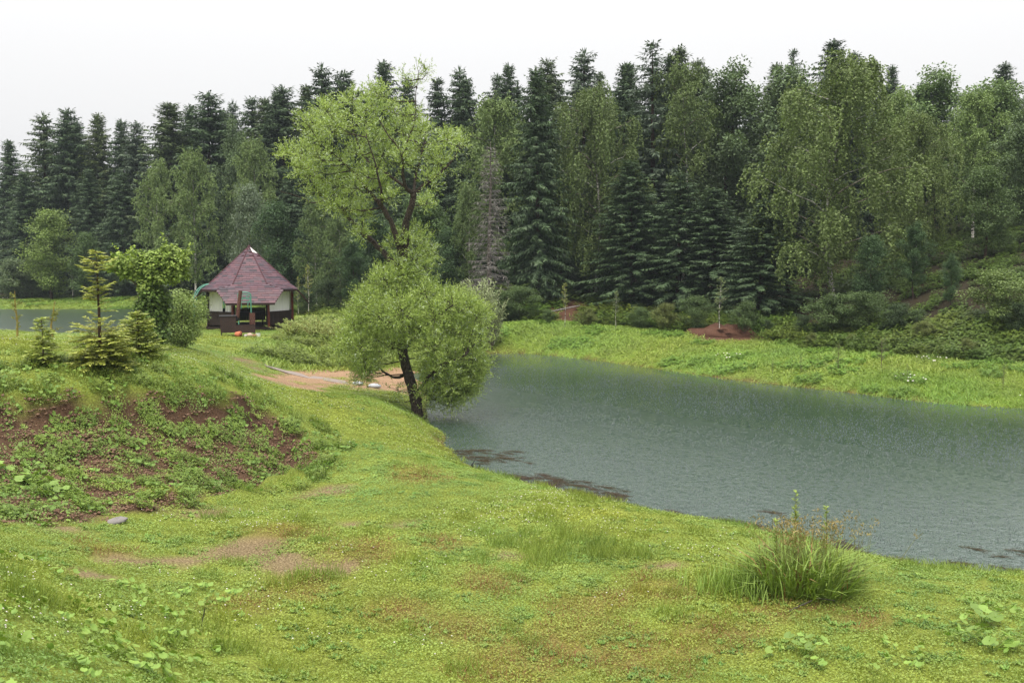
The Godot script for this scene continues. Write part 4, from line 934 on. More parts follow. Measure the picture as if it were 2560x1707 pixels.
# ---------------------------------------------------------------- the big willow at the waterline
const WILLOW := Vector3(-3.09, -0.15, -32.26)
const LIMBS := [
	[[Vector3(-0, 0.02, 0), Vector3(-0.08, 0.67, 0), Vector3(-0.23, 1.31, 0), Vector3(-0.43, 1.96, 0), Vector3(-0.54, 2.6, 0), Vector3(-0.59, 3.24, 0), Vector3(-0.63, 4.04, 0), Vector3(-0.65, 4.83, 0)], 0.2, 0.13],
	[[Vector3(-0.65, 4.83, 0), Vector3(-0.73, 5.15, -0.1), Vector3(-1.06, 5.58, -0.3), Vector3(-1.66, 6.14, -0.6), Vector3(-2.1, 6.51, -0.9), Vector3(-2.46, 6.92, -1.1), Vector3(-2.89, 7.66, -1.3), Vector3(-3.49, 8.25, -1.5), Vector3(-4.12, 8.82, -1.6)], 0.12, 0.025],
	[[Vector3(-0.65, 4.83, 0), Vector3(-0.5, 5.31, 0.1), Vector3(-0.58, 5.93, 0.3), Vector3(-0.77, 6.55, 0.4), Vector3(-1.06, 7.09, 0.5), Vector3(-1.38, 7.48, 0.4), Vector3(-1.83, 8.03, 0.2), Vector3(-2.33, 8.51, 0), Vector3(-2.75, 8.88, -0.2)], 0.12, 0.025],
	[[Vector3(-0.65, 4.83, 0), Vector3(-0.38, 5.46, 0.1), Vector3(-0.39, 6.09, 0.1), Vector3(-0.35, 6.56, 0.2), Vector3(-0.15, 7.18, 0.3), Vector3(-0.06, 7.55, 0.3)], 0.13, 0.1],
	[[Vector3(-0.06, 7.55, 0.3), Vector3(-0.32, 7.74, 0.5), Vector3(-0.37, 8.15, 0.7), Vector3(-0.36, 8.66, 0.9), Vector3(-0.56, 9.02, 1), Vector3(-0.86, 9.4, 1)], 0.075, 0.018],
	[[Vector3(-0.06, 7.55, 0.3), Vector3(-0.07, 7.98, -0.1), Vector3(0.03, 8.55, -0.4), Vector3(0.22, 9.36, -0.6), Vector3(0.25, 9.76, -0.7)], 0.06, 0.015],
	[[Vector3(-0.06, 7.55, 0.3), Vector3(0.35, 7.88, 0.2), Vector3(0.69, 8.17, 0), Vector3(1.04, 8.53, -0.2), Vector3(1.39, 9.01, -0.3)], 0.08, 0.018],
	[[Vector3(-0.32, 7.74, 0.5), Vector3(-0.8, 8.1, 0.3), Vector3(-1.39, 8.44, 0), Vector3(-1.74, 8.78, -0.3), Vector3(-1.97, 9.23, -0.5), Vector3(-2.17, 9.75, -0.6)], 0.05, 0.015],
	[[Vector3(-1.06, 7.09, 0.5), Vector3(-1.04, 7.6, 0.9), Vector3(-1.12, 8.11, 1.1), Vector3(-1.22, 8.63, 1.2), Vector3(-1.44, 9.22, 1.2)], 0.05, 0.014],
	[[Vector3(-2.89, 7.66, -1.3), Vector3(-3.59, 7.35, -1.5), Vector3(-4.29, 7.61, -1.7), Vector3(-4.91, 7.77, -1.7)], 0.03, 0.008],
	[[Vector3(-0.36, 8.66, 0.9), Vector3(-0.2, 9.2, 0.8), Vector3(0.02, 9.83, 0.6), Vector3(0.02, 10.6, 0.5), Vector3(0.13, 11.12, 0.5)], 0.03, 0.008],
	[[Vector3(-0.39, 1.72, 0), Vector3(-0.82, 1.48, -0.6), Vector3(-1.36, 1.68, -1), Vector3(-1.83, 1.97, -1.4)], 0.06, 0.02],
	[[Vector3(-0.03, 1.07, 0), Vector3(0.42, 1.71, 0.6), Vector3(1, 2.15, 1), Vector3(1.63, 2.4, 1.2)], 0.06, 0.02],
	[[Vector3(-0.5, 2.44, 0), Vector3(0.06, 3.06, 0.8), Vector3(0.65, 3.64, 1.3), Vector3(1.27, 4.03, 1.5)], 0.05, 0.015],
	[[Vector3(-0.54, 2.6, 0), Vector3(-1.07, 3.18, -0.8), Vector3(-1.61, 3.65, -1.2)], 0.05, 0.015],
	[[Vector3(0, 0.83, 0), Vector3(0.48, 0.76, -0.5), Vector3(1.11, 0.86, -0.9)], 0.03, 0.008]]
const BLOBS := [
	[Vector3(-4.57, 8.92, -1.16), 0.28, 0], [Vector3(-4.23, 8.84, 0.03), 0.31, 0], [Vector3(-3.98, 8.97, -1), 0.39, 0], [Vector3(-3.47, 8.67, 0.88), 0.37, 0], [Vector3(-3.67, 8.34, -0.47), 0.42, 0], [Vector3(-3.44, 8.11, 0.25), 0.35, 0],
	[Vector3(-3.45, 7.68, -0.79), 0.42, 0], [Vector3(-3.17, 7.55, 0.41), 0.42, 0], [Vector3(-3.65, 10, -1.05), 0.45, 0], [Vector3(-3.29, 9.64, 1), 0.4, 0], [Vector3(-2.93, 10.25, -0.41), 0.41, 0], [Vector3(-2.73, 10.06, 0.82), 0.47, 0],
	[Vector3(-2.27, 10.66, -1.01), 0.47, 0], [Vector3(-2.04, 10.47, 0.03), 0.44, 0], [Vector3(-1.38, 10.88, -0.65), 0.36, 0], [Vector3(-1.06, 10.54, 0.85), 0.38, 0], [Vector3(-1.61, 10.46, -0.75), 0.38, 0], [Vector3(-1.35, 10.28, 0.7), 0.42, 0],
	[Vector3(-2.73, 9.6, -0.51), 0.46, 0], [Vector3(-2.56, 9.63, 0.39), 0.45, 0], [Vector3(-3.28, 9.23, -0.11), 0.4, 0], [Vector3(-3.22, 9.26, 0.35), 0.43, 0], [Vector3(-1.88, 9.92, -0.75), 0.46, 0], [Vector3(-1.48, 9.71, 0.92), 0.42, 0],
	[Vector3(-1.39, 9.57, -1.12), 0.44, 0], [Vector3(-1.2, 9.23, 0.67), 0.51, 0], [Vector3(-0.72, 9.7, -1.05), 0.56, 0], [Vector3(-0.53, 9.47, 0.24), 0.58, 0], [Vector3(-0.19, 10.09, -0.27), 0.42, 0], [Vector3(-0.09, 9.87, 0.51), 0.39, 0],
	[Vector3(0.1, 9.62, -0.75), 0.32, 0], [Vector3(0.29, 9.52, 0.55), 0.34, 0], [Vector3(0.06, 9.24, -0.74), 0.43, 0], [Vector3(0.19, 8.91, 1.08), 0.43, 0], [Vector3(0.97, 9.33, -0.34), 0.36, 0], [Vector3(1.07, 9.17, 1.07), 0.37, 0],
	[Vector3(1.35, 9.3, -0.51), 0.33, 0], [Vector3(1.3, 9.05, 0.58), 0.27, 0], [Vector3(0.65, 8.61, -0.63), 0.41, 0], [Vector3(0.73, 8.61, 0.04), 0.44, 0], [Vector3(-0.43, 8.63, -0.13), 0.42, 0], [Vector3(-0.32, 8.58, 1.19), 0.44, 0],
	[Vector3(-1.2, 8.86, -1.05), 0.44, 0], [Vector3(-1.08, 8.78, 0.23), 0.47, 0], [Vector3(-2.04, 8.98, -0.86), 0.5, 0], [Vector3(-1.76, 8.75, 0.67), 0.48, 0], [Vector3(-2.56, 8.43, -1.04), 0.48, 0], [Vector3(-2.36, 8.49, 0.15), 0.52, 0],
	[Vector3(-3.21, 8.69, -0.6), 0.44, 0], [Vector3(-2.86, 8.54, 1.19), 0.43, 0], [Vector3(-3.78, 8.39, -0.14), 0.34, 0], [Vector3(-3.54, 8.31, 0.99), 0.34, 0], [Vector3(-2.66, 7.87, -0.84), 0.48, 0], [Vector3(-2.52, 7.76, 0.22), 0.49, 0],
	[Vector3(-2.2, 7.62, -1.01), 0.48, 0], [Vector3(-1.78, 7.66, 0.67), 0.5, 0], [Vector3(-1.5, 8.17, -0.36), 0.46, 0], [Vector3(-1.39, 7.99, 0.84), 0.45, 0], [Vector3(-1.85, 6.83, -0.4), 0.34, 0], [Vector3(-1.71, 6.97, 0.27), 0.41, 0],
	[Vector3(-2.33, 7.14, -0.64), 0.38, 0], [Vector3(-2.27, 7.07, 0.53), 0.36, 0], [Vector3(-1.18, 7.79, -0.08), 0.36, 0], [Vector3(-1.25, 7.79, 0.05), 0.34, 0], [Vector3(0.18, 7.33, -0.97), 0.26, 0], [Vector3(0.47, 7.2, 1.14), 0.27, 0],
	[Vector3(0.43, 8.06, -0.64), 0.33, 0], [Vector3(0.46, 7.97, 0.81), 0.31, 0], [Vector3(-1.86, 6.28, -0.31), 0.25, 0], [Vector3(-1.77, 6.25, 0.49), 0.24, 0], [Vector3(-0.84, 7.47, -0.19), 0.26, 0], [Vector3(-0.71, 7.37, 1.02), 0.29, 0],
	[Vector3(-2.88, 7.12, -0.53), 0.25, 0], [Vector3(-2.73, 7.11, 0.86), 0.24, 0], [Vector3(-2.85, 10.01, -0.68), 0.42, 0], [Vector3(-2.45, 9.64, 1.3), 0.47, 0], [Vector3(-0.82, 10.4, -0.75), 0.26, 0], [Vector3(-0.87, 10.16, 0.35), 0.24, 0],
	[Vector3(-0.47, 11.34, -0.5), 0.21, 2], [Vector3(0.04, 11.55, -0.5), 0.24, 2], [Vector3(0.32, 11.49, -0.5), 0.17, 2], [Vector3(-0.08, 11.07, -0.5), 0.24, 2], [Vector3(-0.28, 11.07, -0.5), 0.17, 2], [Vector3(0.07, 6.1, -0.15), 0.48, 0],
	[Vector3(0.11, 5.93, 0.3), 0.38, 0], [Vector3(-0.1, 5.54, -0.19), 0.49, 0], [Vector3(-0.02, 5.39, 0.61), 0.39, 0], [Vector3(0.32, 5.7, 0.01), 0.33, 0], [Vector3(0.36, 5.54, 0.44), 0.27, 0], [Vector3(-0.83, 6.01, -0.02), 0.25, 0],
	[Vector3(-0.77, 5.85, 0.43), 0.2, 0], [Vector3(-0.33, 6.26, -0.21), 0.32, 0], [Vector3(-0.26, 6.09, 0.47), 0.25, 0], [Vector3(-0.59, 5.38, -0.3), 0.32, 0], [Vector3(-0.51, 5.23, 0.36), 0.25, 0], [Vector3(0.31, 5.3, -0.05), 0.28, 0],
	[Vector3(0.37, 5.15, 0.59), 0.22, 0], [Vector3(-1.87, 4, -0.71), 0.56, 1], [Vector3(-1.55, 3.98, 0.82), 0.5, 1], [Vector3(-1.66, 4.13, 0.15), 0.5, 1], [Vector3(-1.23, 4.65, -0.89), 0.56, 1], [Vector3(-0.96, 4.77, 0.82), 0.5, 1],
	[Vector3(-1, 4.78, 0.48), 0.5, 1], [Vector3(-0.49, 4.81, -0.88), 0.6, 1], [Vector3(-0.42, 4.92, 0.47), 0.54, 1], [Vector3(-0.33, 4.76, -0.33), 0.54, 1], [Vector3(0.23, 4.4, -0.93), 0.6, 1], [Vector3(0.33, 4.39, 1.05), 0.54, 1],
	[Vector3(1.02, 3.97, -1.33), 0.6, 1], [Vector3(1.23, 4.02, 1.33), 0.54, 1], [Vector3(1.01, 4.06, -0.01), 0.54, 1], [Vector3(1.62, 3.84, -0.77), 0.49, 1], [Vector3(1.66, 3.86, 0.54), 0.44, 1], [Vector3(1.55, 3.97, 0.5), 0.44, 1],
	[Vector3(2.04, 3.44, -0.57), 0.44, 1], [Vector3(1.95, 3.63, 0.71), 0.39, 1], [Vector3(2.03, 3.58, -0.21), 0.39, 1], [Vector3(-2.2, 3.24, -1.22), 0.6, 1], [Vector3(-2, 3.34, 0.8), 0.54, 1], [Vector3(-1.81, 3.46, 0.46), 0.54, 1],
	[Vector3(-1.43, 3.46, -1.68), 0.72, 1], [Vector3(-0.96, 3.78, 1.36), 0.64, 1], [Vector3(-0.59, 3.79, -1.67), 0.72, 1], [Vector3(-0.33, 3.83, 1.74), 0.64, 1], [Vector3(-0.43, 4.05, 0.5), 0.64, 1], [Vector3(0.23, 3.45, -1.85), 0.72, 1],
	[Vector3(0.69, 3.62, 1.48), 0.64, 1], [Vector3(1.1, 3.06, -1.37), 0.72, 1], [Vector3(1.41, 3.2, 0.94), 0.64, 1], [Vector3(1, 3.11, 0.27), 0.64, 1], [Vector3(1.78, 2.76, -0.96), 0.56, 1], [Vector3(1.98, 2.82, 0.72), 0.5, 1],
	[Vector3(1.66, 2.93, -0.21), 0.5, 1], [Vector3(-2.27, 2.44, -0.83), 0.56, 1], [Vector3(-1.8, 2.69, 1.06), 0.5, 1], [Vector3(-2.54, 2.45, -0.72), 0.4, 1], [Vector3(-2.34, 2.74, 0.66), 0.36, 1], [Vector3(-2.54, 2.44, 0.12), 0.36, 1],
	[Vector3(-1.75, 2.11, -0.85), 0.49, 1], [Vector3(-1.61, 2.13, 0.69), 0.44, 1], [Vector3(-1.94, 1.66, -0.47), 0.4, 1], [Vector3(-1.66, 1.9, 0.55), 0.36, 1], [Vector3(-1.89, 1.57, -0.27), 0.36, 1], [Vector3(-1.05, 2.58, -1.19), 0.49, 1],
	[Vector3(-0.68, 2.73, 0.97), 0.44, 1], [Vector3(0.18, 2.39, -1.38), 0.64, 1], [Vector3(0.57, 2.73, 1.58), 0.57, 1], [Vector3(1.01, 2.14, -1.4), 0.68, 1], [Vector3(1.12, 2.34, 1.27), 0.61, 1], [Vector3(0.92, 2.16, 0.28), 0.61, 1],
	[Vector3(1.7, 2.05, -0.67), 0.49, 1], [Vector3(1.85, 2.26, 0.7), 0.44, 1], [Vector3(0.53, 1.51, -1.02), 0.57, 1], [Vector3(0.57, 1.76, 0.5), 0.51, 1], [Vector3(0.48, 1.68, -0.49), 0.51, 1], [Vector3(1.21, 1.39, -0.67), 0.56, 1],
	[Vector3(1.19, 1.51, 0.87), 0.5, 1], [Vector3(1.26, 1.43, -0.31), 0.5, 1], [Vector3(1.72, 1.46, -0.16), 0.36, 1], [Vector3(1.89, 1.52, 0.24), 0.32, 1], [Vector3(1.77, 1.37, 0.08), 0.32, 1], [Vector3(1.56, 1.09, -0.14), 0.4, 1],
	[Vector3(1.59, 1.19, 0.24), 0.36, 1], [Vector3(1.47, 1.01, -0.01), 0.36, 1], [Vector3(1.92, 1.76, -0.35), 0.41, 1], [Vector3(2.12, 1.87, 0.16), 0.37, 1], [Vector3(1.79, 1.94, 0.03), 0.37, 1], [Vector3(0.99, 0.91, -0.28), 0.38, 1],
	[Vector3(1.05, 0.93, 0.15), 0.34, 1], [Vector3(1.11, 0.93, 0.07), 0.34, 1], [Vector3(0.31, 0.99, -0.63), 0.33, 1], [Vector3(0.29, 1.12, 0.52), 0.3, 1], [Vector3(0.39, 0.94, -0.24), 0.3, 1], [Vector3(-0.58, 3.05, -1.53), 0.64, 1],
	[Vector3(-0.22, 3.26, 0.97), 0.57, 1], [Vector3(-0.39, 3.11, 0.09), 0.57, 1], [Vector3(-1.59, 2.84, -0.94), 0.56, 1], [Vector3(-1.24, 2.84, 0.63), 0.5, 1], [Vector3(-1.5, 2.86, 0.56), 0.5, 1], [Vector3(-0.04, 3, -1.04), 0.48, 1],
	[Vector3(0.12, 3.27, 1.25), 0.43, 1], [Vector3(0.65, 0.85, -0.43), 0.4, 3], [Vector3(1.39, 0.86, -0.33), 0.36, 3], [Vector3(0.28, 0.5, -0.01), 0.28, 3], [Vector3(-0.75, 1.16, 0.02), 0.36, 3], [Vector3(-0.85, 0.79, 0.25), 0.32, 3],
	[Vector3(1.08, 0.58, -0.06), 0.24, 3]]

func build_willow() -> void:
	rng.seed = 300
	var w := thing("willow_tree", "tall leaning willow with bare forked limbs and dense leafy base standing in the waterline", "willow", WILLOW)
	var all: Array[Vector3] = []
	var k := 0
	for l in LIMBS:
		var raw: Array = l[0]
		var pts := PackedVector3Array()
		var rad := PackedFloat32Array()
		var nseg := (raw.size() - 1) * 4
		for j in nseg + 1:
			var u := float(j) / 4.0
			var a := mini(int(u), raw.size() - 2)
			var f := u - a
			var p0: Vector3 = raw[maxi(a - 1, 0)]
			var p1: Vector3 = raw[a]
			var p2: Vector3 = raw[a + 1]
			var p3: Vector3 = raw[mini(a + 2, raw.size() - 1)]
			var p := p1.cubic_interpolate(p2, p0, p3, f) + rdir() * 0.018 * (0.0 if j == 0 else 1.0)
			pts.append(p); all.append(p)
			var s := float(j) / nseg
			rad.append(lerpf(l[1], l[2], s) * (1.0 + (0.45 * maxf(0.0, 0.08 - s) / 0.08 if k == 0 else 0.0)) * rng.randf_range(0.93, 1.07))
		var m := Mx.new()
		m.tube(pts, rad, 10 if k < 4 else 7, WHITE)
		part("trunk" if k == 0 else "limb", m.mesh(M.wbark), w)
		k += 1
	var tw := Mx.new()
	var up := Mx.new()
	var low := Mx.new()
	for b in BLOBS:
		var o: Vector3 = b[0]
		var r: float = b[1]
		var kind: int = b[2]
		# a bough from the nearest lower limb point
		var best := all[0]
		var bd := 1e9
		for p in all:
			var d := p.distance_to(o) + maxf(0.0, p.y - o.y) * 1.5
			if d < bd: bd = d; best = p
		var mid := best.lerp(o, 0.5) - UP * 0.08 * bd + rdir() * 0.05
		tw.tube([best, mid, o, o + (o - mid).normalized() * r * 0.5], [0.018 + 0.006 * bd, 0.014, 0.009, 0.004], 5, WHITE)
		var c := low if kind == 1 or kind == 3 else up
		var n_tw := int((105.0 if kind == 1 else 58.0) * clampf(r / 0.5, 0.35, 1.5))
		if kind == 2 or kind == 3: n_tw = int(n_tw * 0.6)
		for j in n_tw:
			var q := rdir()
			var st := o + q * r * 0.75 * pow(rng.randf(), 0.5)
			var d := (q * 0.8 + rdir() * 0.5 + UP * (0.55 if kind != 3 else 0.0)).normalized()
			var L := rng.randf_range(0.22, 0.5)
			if j % 5 == 0: tw.tube([o.lerp(st, 0.3), st, st + d * L], [0.008, 0.006, 0.002], 3, WHITE)
			var tone := rng.randf_range(0.55, 0.88)
			for i2 in 12:
				var s := (i2 + rng.randf()) / 12.0
				var p := st + d * L * s - UP * 0.1 * L * s * s
				var e := (d * 0.75 + rdir() * 0.75).normalized()
				var col := shade(tone * 0.85, minf(tone * 1.2, 0.95), 0.03) * Color(0.76, 0.92, 0.33)
				if rng.randf() < (0.16 if kind != 1 else 0.07): col = Color(0.95, 1.0, 1.0)
				c.leaf(p, e, e.cross(rdir()).normalized(), rng.randf_range(0.07, 0.12), rng.randf_range(0.018, 0.028), col)
	part("boughs", tw.mesh(M.wbark), w)
	part("crown", up.mesh(M.crown_willow), w)
	part("leafy_base", low.mesh(M.crown_willow), w)

# ---------------------------------------------------------------- the gazebo
var tab_meshes: Array[ArrayMesh] = []

func shingle_face(parent: Node3D, bl: Vector3, br: Vector3, tl: Vector3, tr: Vector3, rows: int, wide: float) -> void:
	var across := (br - bl).normalized()
	var down := ((bl + br) - (tl + tr)).normalized()
	down = (down - across * down.dot(across)).normalized()
	var nor := across.cross(-down).normalized()
	if nor.y < 0.0: nor = -nor
	var hgt := ((tl + tr) * 0.5 - (bl + br) * 0.5).length() / rows
	for r in rows:
		var f0 := (r + 0.5) / rows
		var a := bl.lerp(tl, f0)
		var b := br.lerp(tr, f0)
		var L := a.distance_to(b)
		var cnt := maxi(1, int(round(L / wide)))
		var off := 0.0 if r % 2 == 0 else 0.5
		for k in range(0, cnt + (1 if off > 0.0 and cnt > 1 else 0)):
			var x0 := maxf(0.0, (k - off) / cnt)
			var x1 := minf(1.0, (k + 1 - off) / cnt)
			var w := (x1 - x0) * L
			if w < 0.04: continue
			var m := part("shingle", tab_meshes[rng.randi() % tab_meshes.size()], parent)
			var lift := rng.randf_range(0.008, 0.022)
			var bz := (down + nor * lift / hgt).normalized()
			m.transform = Transform3D(Basis(across * (w * 0.97), nor * 0.014 * rng.randf_range(0.8, 1.3), bz * hgt * rng.randf_range(1.02, 1.16)), a.lerp(b, (x0 + x1) * 0.5) + nor * (0.02 + rng.randf_range(0.0, 0.005)))

func slab(m: Mx, pts: Array, thick: float, col: Color) -> void:
	# a flat polygon given from above with a thickness downwards
	var nn := Vector3.ZERO
	for k in range(1, pts.size() - 1): nn += (pts[k + 1] - pts[0]).cross(pts[k] - pts[0])
	nn = nn.normalized()
	if nn.y < 0.0: pts.reverse(); nn = -nn
	for k in range(1, pts.size() - 1):
		m.tri(pts[0], pts[k], pts[k + 1], col)
		m.tri(pts[0] - nn * thick, pts[k + 1] - nn * thick, pts[k] - nn * thick, col)
	for k in pts.size():
		var a: Vector3 = pts[k]
		var b: Vector3 = pts[(k + 1) % pts.size()]
		m.quad(b, a, a - nn * thick, b - nn * thick, col)

func ring(k: float, r: float, y: float) -> Vector3:
	# corner k of an octagon, corner -0.5 and 0.5 flank the front (+z)
	var a := k * PI / 4.0
	return Vector3(sin(a) * r, y, cos(a) * r)

func build_gazebo() -> void:
	rng.seed = 400
	var p := Vector3(-15.75, 0, -59.2)
	p.y = ground(p.x, p.z) - 0.02
	var g := thing("gazebo", "eight sided wooden gazebo with steep wine red shingled roof and white curtains", "gazebo", p, atan2(15.75, 59.2))
	var wood := grain(mat("dark_stained_wood", 0.045, 0.026, 0.022, 0.6, 0.4), noise_tex(31, 0.02, Color(0.6, 0.55, 0.5), Color(1, 1, 1), 256), Vector3(6, 0.6, 6))
	var redwood := grain(mat("red_stained_wood", 0.20, 0.045, 0.03, 0.55, 0.4), noise_tex(32, 0.02, Color(0.6, 0.55, 0.5), Color(1, 1, 1), 256), Vector3(5, 0.5, 5))
	var felt := mat("roof_felt", 0.07, 0.028, 0.036, 0.8, 0.4)
	var tab_tones := [[0.115, 0.045, 0.068], [0.10, 0.044, 0.066], [0.15, 0.058, 0.078], [0.04, 0.024, 0.038], [0.125, 0.045, 0.06], [0.11, 0.06, 0.082]]
	for t in tab_tones:
		var bx := Mx.new()
		bx.box(Transform3D(), Vector3.ONE, WHITE)
		tab_meshes.append(bx.mesh(grain(mat("shingle", t[0], t[1], t[2], 0.5, 0.5), noise_tex(33 + tab_meshes.size(), 0.05, Color(0.7, 0.68, 0.7), Color(1, 1, 1), 128), Vector3.ONE * 1.5)))
	var fl := Mx.new()
	for k in 8: slab(fl, [ring(k - 0.5, 2.75, 0.16), ring(k + 0.5, 2.75, 0.16), Vector3(0, 0.16, 0)], 0.12, WHITE)
	part("floor", fl.mesh(wood), g)
	for k in 8:
		var b := Mx.new()
		var q := ring(k - 0.5, 2.62, 0)
		b.box(Transform3D(Basis(UP, (k - 0.5) * PI / 4.0), q + UP * 1.2), Vector3(0.11, 2.4, 0.11), WHITE)
		part("post", b.mesh(redwood if k in [0, 1, 2] else wood), g)
	for k in range(1, 8):
		var a := ring(k - 0.5, 2.62, 0)
		var c := ring(k + 0.5, 2.62, 0)
		var dir := (c - a).normalized()
		var out := UP.cross(dir) * -1.0
		var len := a.distance_to(c)
		var b := Mx.new()
		var n_b := 14
		for j in n_b:
			var u := (j + 0.5) / n_b
			var w := (len - 0.12) / n_b * 0.94
			b.box(Transform3D(Basis(dir, UP, out), a.lerp(c, 0.05 + 0.9 * u) + UP * (0.66 + rng.randf_range(-0.004, 0.004)) + out * rng.randf_range(-0.006, 0.006)), Vector3(w, 0.70, 0.022), shade(0.75, 1.0))
		part("wall_panel", b.mesh(wood), g)
		var r := Mx.new()
		r.box(Transform3D(Basis(dir, UP, out), (a + c) * 0.5 + UP * 1.04), Vector3(len - 0.12, 0.05, 0.09), WHITE)
		r.box(Transform3D(Basis(dir, UP, out), (a + c) * 0.5 + UP * 0.29), Vector3(len - 0.12, 0.05, 0.06), WHITE)
		part("rail", r.mesh(wood), g)
	for k in 8:
		var r := Mx.new()
		var a := ring(k - 0.5, 2.62, 2.36)
		var c := ring(k + 0.5, 2.62, 2.36)
		r.box(Transform3D(Basis((c - a).normalized(), UP, UP.cross(c - a).normalized() * -1.0), (a + c) * 0.5), Vector3(a.distance_to(c) - 0.11, 0.12, 0.07), WHITE)
		part("beam", r.mesh(wood), g)
	# curtains: bay, from, to, hem
	var cloth := fol("white_curtain_cloth", 0.80, 0.79, 0.79, 0.35, 0.8)
	for e in [[1, 0.05, 0.95, 1.05], [7, 0.05, 0.58, 1.06], [7, 0.70, 0.96, 1.06], [2, 0.05, 0.4, 1.06], [6, 0.5, 0.95, 1.06], [3, 0.1, 0.3, 1.06], [5, 0.65, 0.95, 1.06]]:
		var a := ring(e[0] - 0.5, 2.54, 0)
		var c := ring(e[0] + 0.5, 2.54, 0)
		var dir := (c - a).normalized()
		var out := UP.cross(dir) * -1.0
		var m := Mx.new()
		var n_c := 26
		var ph := rng.randf() * 6.0
		for j in n_c:
			var u0 := lerpf(e[1], e[2], float(j) / n_c)
			var u1 := lerpf(e[1], e[2], float(j + 1) / n_c)
			for s in 4:
				var y0 := lerpf(2.34, e[3], s / 4.0)
				var y1 := lerpf(2.34, e[3], (s + 1) / 4.0)
				var f := func(u: float, y: float) -> Vector3: return a.lerp(c, u + (y - 2.3) * 0.02) + UP * y + out * (0.028 * sin(u * 46.0 + ph) + 0.012 * sin(u * 91.0 + y * 2.0))
				m.quad(f.call(u0, y0), f.call(u1, y0), f.call(u1, y1), f.call(u0, y1), WHITE)
		part("curtain", m.mesh(cloth), g)
	# roof: steep eight sided hat, its skirt of low and high flaps
	var top := Vector3(0, 4.84, 0)
	var K := func(k: float) -> Vector3: return ring(k, 2.49, 2.64)
	var rf := Mx.new()
	for k in 8: slab(rf, [K.call(k - 0.5), K.call(k + 0.5), top], 0.05, WHITE)
	var shared := []
	for k in 8:
		# the corner that a low and a high flap share, out beyond each corner of the hat
		var low_dir := float(k) if k % 2 == 0 else float(k + 1)
		var q := Basis(UP, low_dir * PI / 4.0) * Vector3(1.88 if k % 2 == 0 else -1.88, 2.34, 2.72)
		shared.append(q)
	var tips := {}
	for k in 8:
		var prev: Vector3 = shared[(k + 7) % 8]
		var next: Vector3 = shared[k]
		if k % 2 == 0:
			var bl := Basis(UP, k * PI / 4.0) * Vector3(-1.36, 1.60, 3.34)
			var br := Basis(UP, k * PI / 4.0) * Vector3(1.36, 1.60, 3.34)
			slab(rf, [K.call(k - 0.5), K.call(k + 0.5), next, prev], 0.05, WHITE)
			slab(rf, [prev, next, br, bl], 0.05, WHITE)
			tips[k] = [bl, br, prev, next]
		else:
			slab(rf, [K.call(k - 0.5), K.call(k + 0.5), next, prev], 0.05, WHITE)
			tips[k] = [prev, next]
	var roof := part("roof", rf.mesh(felt), g)
	for k in [0, 1, 7]: shingle_face(roof, K.call(k - 0.5), K.call(k + 0.5), top, top, 21, 0.42)
	shingle_face(roof, tips[0][0], tips[0][1], tips[0][2], tips[0][3], 6, 0.42)
	shingle_face(roof, tips[0][2], tips[0][3], K.call(-0.5), K.call(0.5), 3, 0.42)
	for k in [1, 7]: shingle_face(roof, tips[k][0], tips[k][1], K.call(k - 0.5), K.call(k + 0.5), 6, 0.42)
	for k in 8:
		var hip := Mx.new()
		var a: Vector3 = K.call(k + 0.5)
		hip.tube([a.lerp(top, 0.0) + UP * 0.025, a.lerp(top, 0.5) + UP * 0.025, top + UP * 0.03], [0.045, 0.045, 0.03], 6, WHITE)
		part("hip_ridge", hip.mesh(felt), roof)
		var fa := Mx.new()
		var e0: Vector3 = tips[k][0]
		var e1: Vector3 = tips[k][1]
		fa.box(Transform3D(Basis((e1 - e0).normalized(), UP, (e1 - e0).normalized().cross(UP)), (e0 + e1) * 0.5 - UP * 0.06), Vector3(e0.distance_to(e1), 0.09, 0.04), WHITE)
		part("fascia", fa.mesh(wood), roof)
	# thin white triangle laid over the tip on the right hand face
	var tip_mesh := Mx.new()
	var w0 := top + UP * 0.05
	var a0: Vector3 = K.call(0.5).lerp(top, 0.84)
	var a1: Vector3 = K.call(1.5).lerp(top, 0.80)
	var lift := (Basis(UP, PI / 4.0) * Vector3(0, 0.7, 0.7)) * 0.05
	slab(tip_mesh, [w0, a1 + lift, a0 + lift], 0.015, WHITE)
	part("tip_patch", tip_mesh.mesh(mat("white_patch", 0.72, 0.70, 0.70, 0.4)), roof)
	var knob := Mx.new()
	knob.ball(top + UP * 0.02, Vector3(0.09, 0.07, 0.09), 6, WHITE)
	part("finial", knob.mesh(felt), roof)
	# table inside
	var tb := thing("table", "dark wooden table standing inside the gazebo", "table", p + UP * 0.16, atan2(15.75, 59.2))
	var tt := Mx.new(); tt.box(Transform3D(Basis(), Vector3(0, 0.74, -0.2)), Vector3(1.6, 0.05, 0.9), WHITE)
	part("table_top", tt.mesh(wood), tb)
	for s in [[-0.7, -0.55], [0.7, -0.55], [-0.7, 0.15], [0.7, 0.15]]:
		var lg := Mx.new(); lg.box(Transform3D(Basis(), Vector3(s[0], 0.355, s[1])), Vector3(0.08, 0.71, 0.08), WHITE)
		part("leg", lg.mesh(wood), tb)

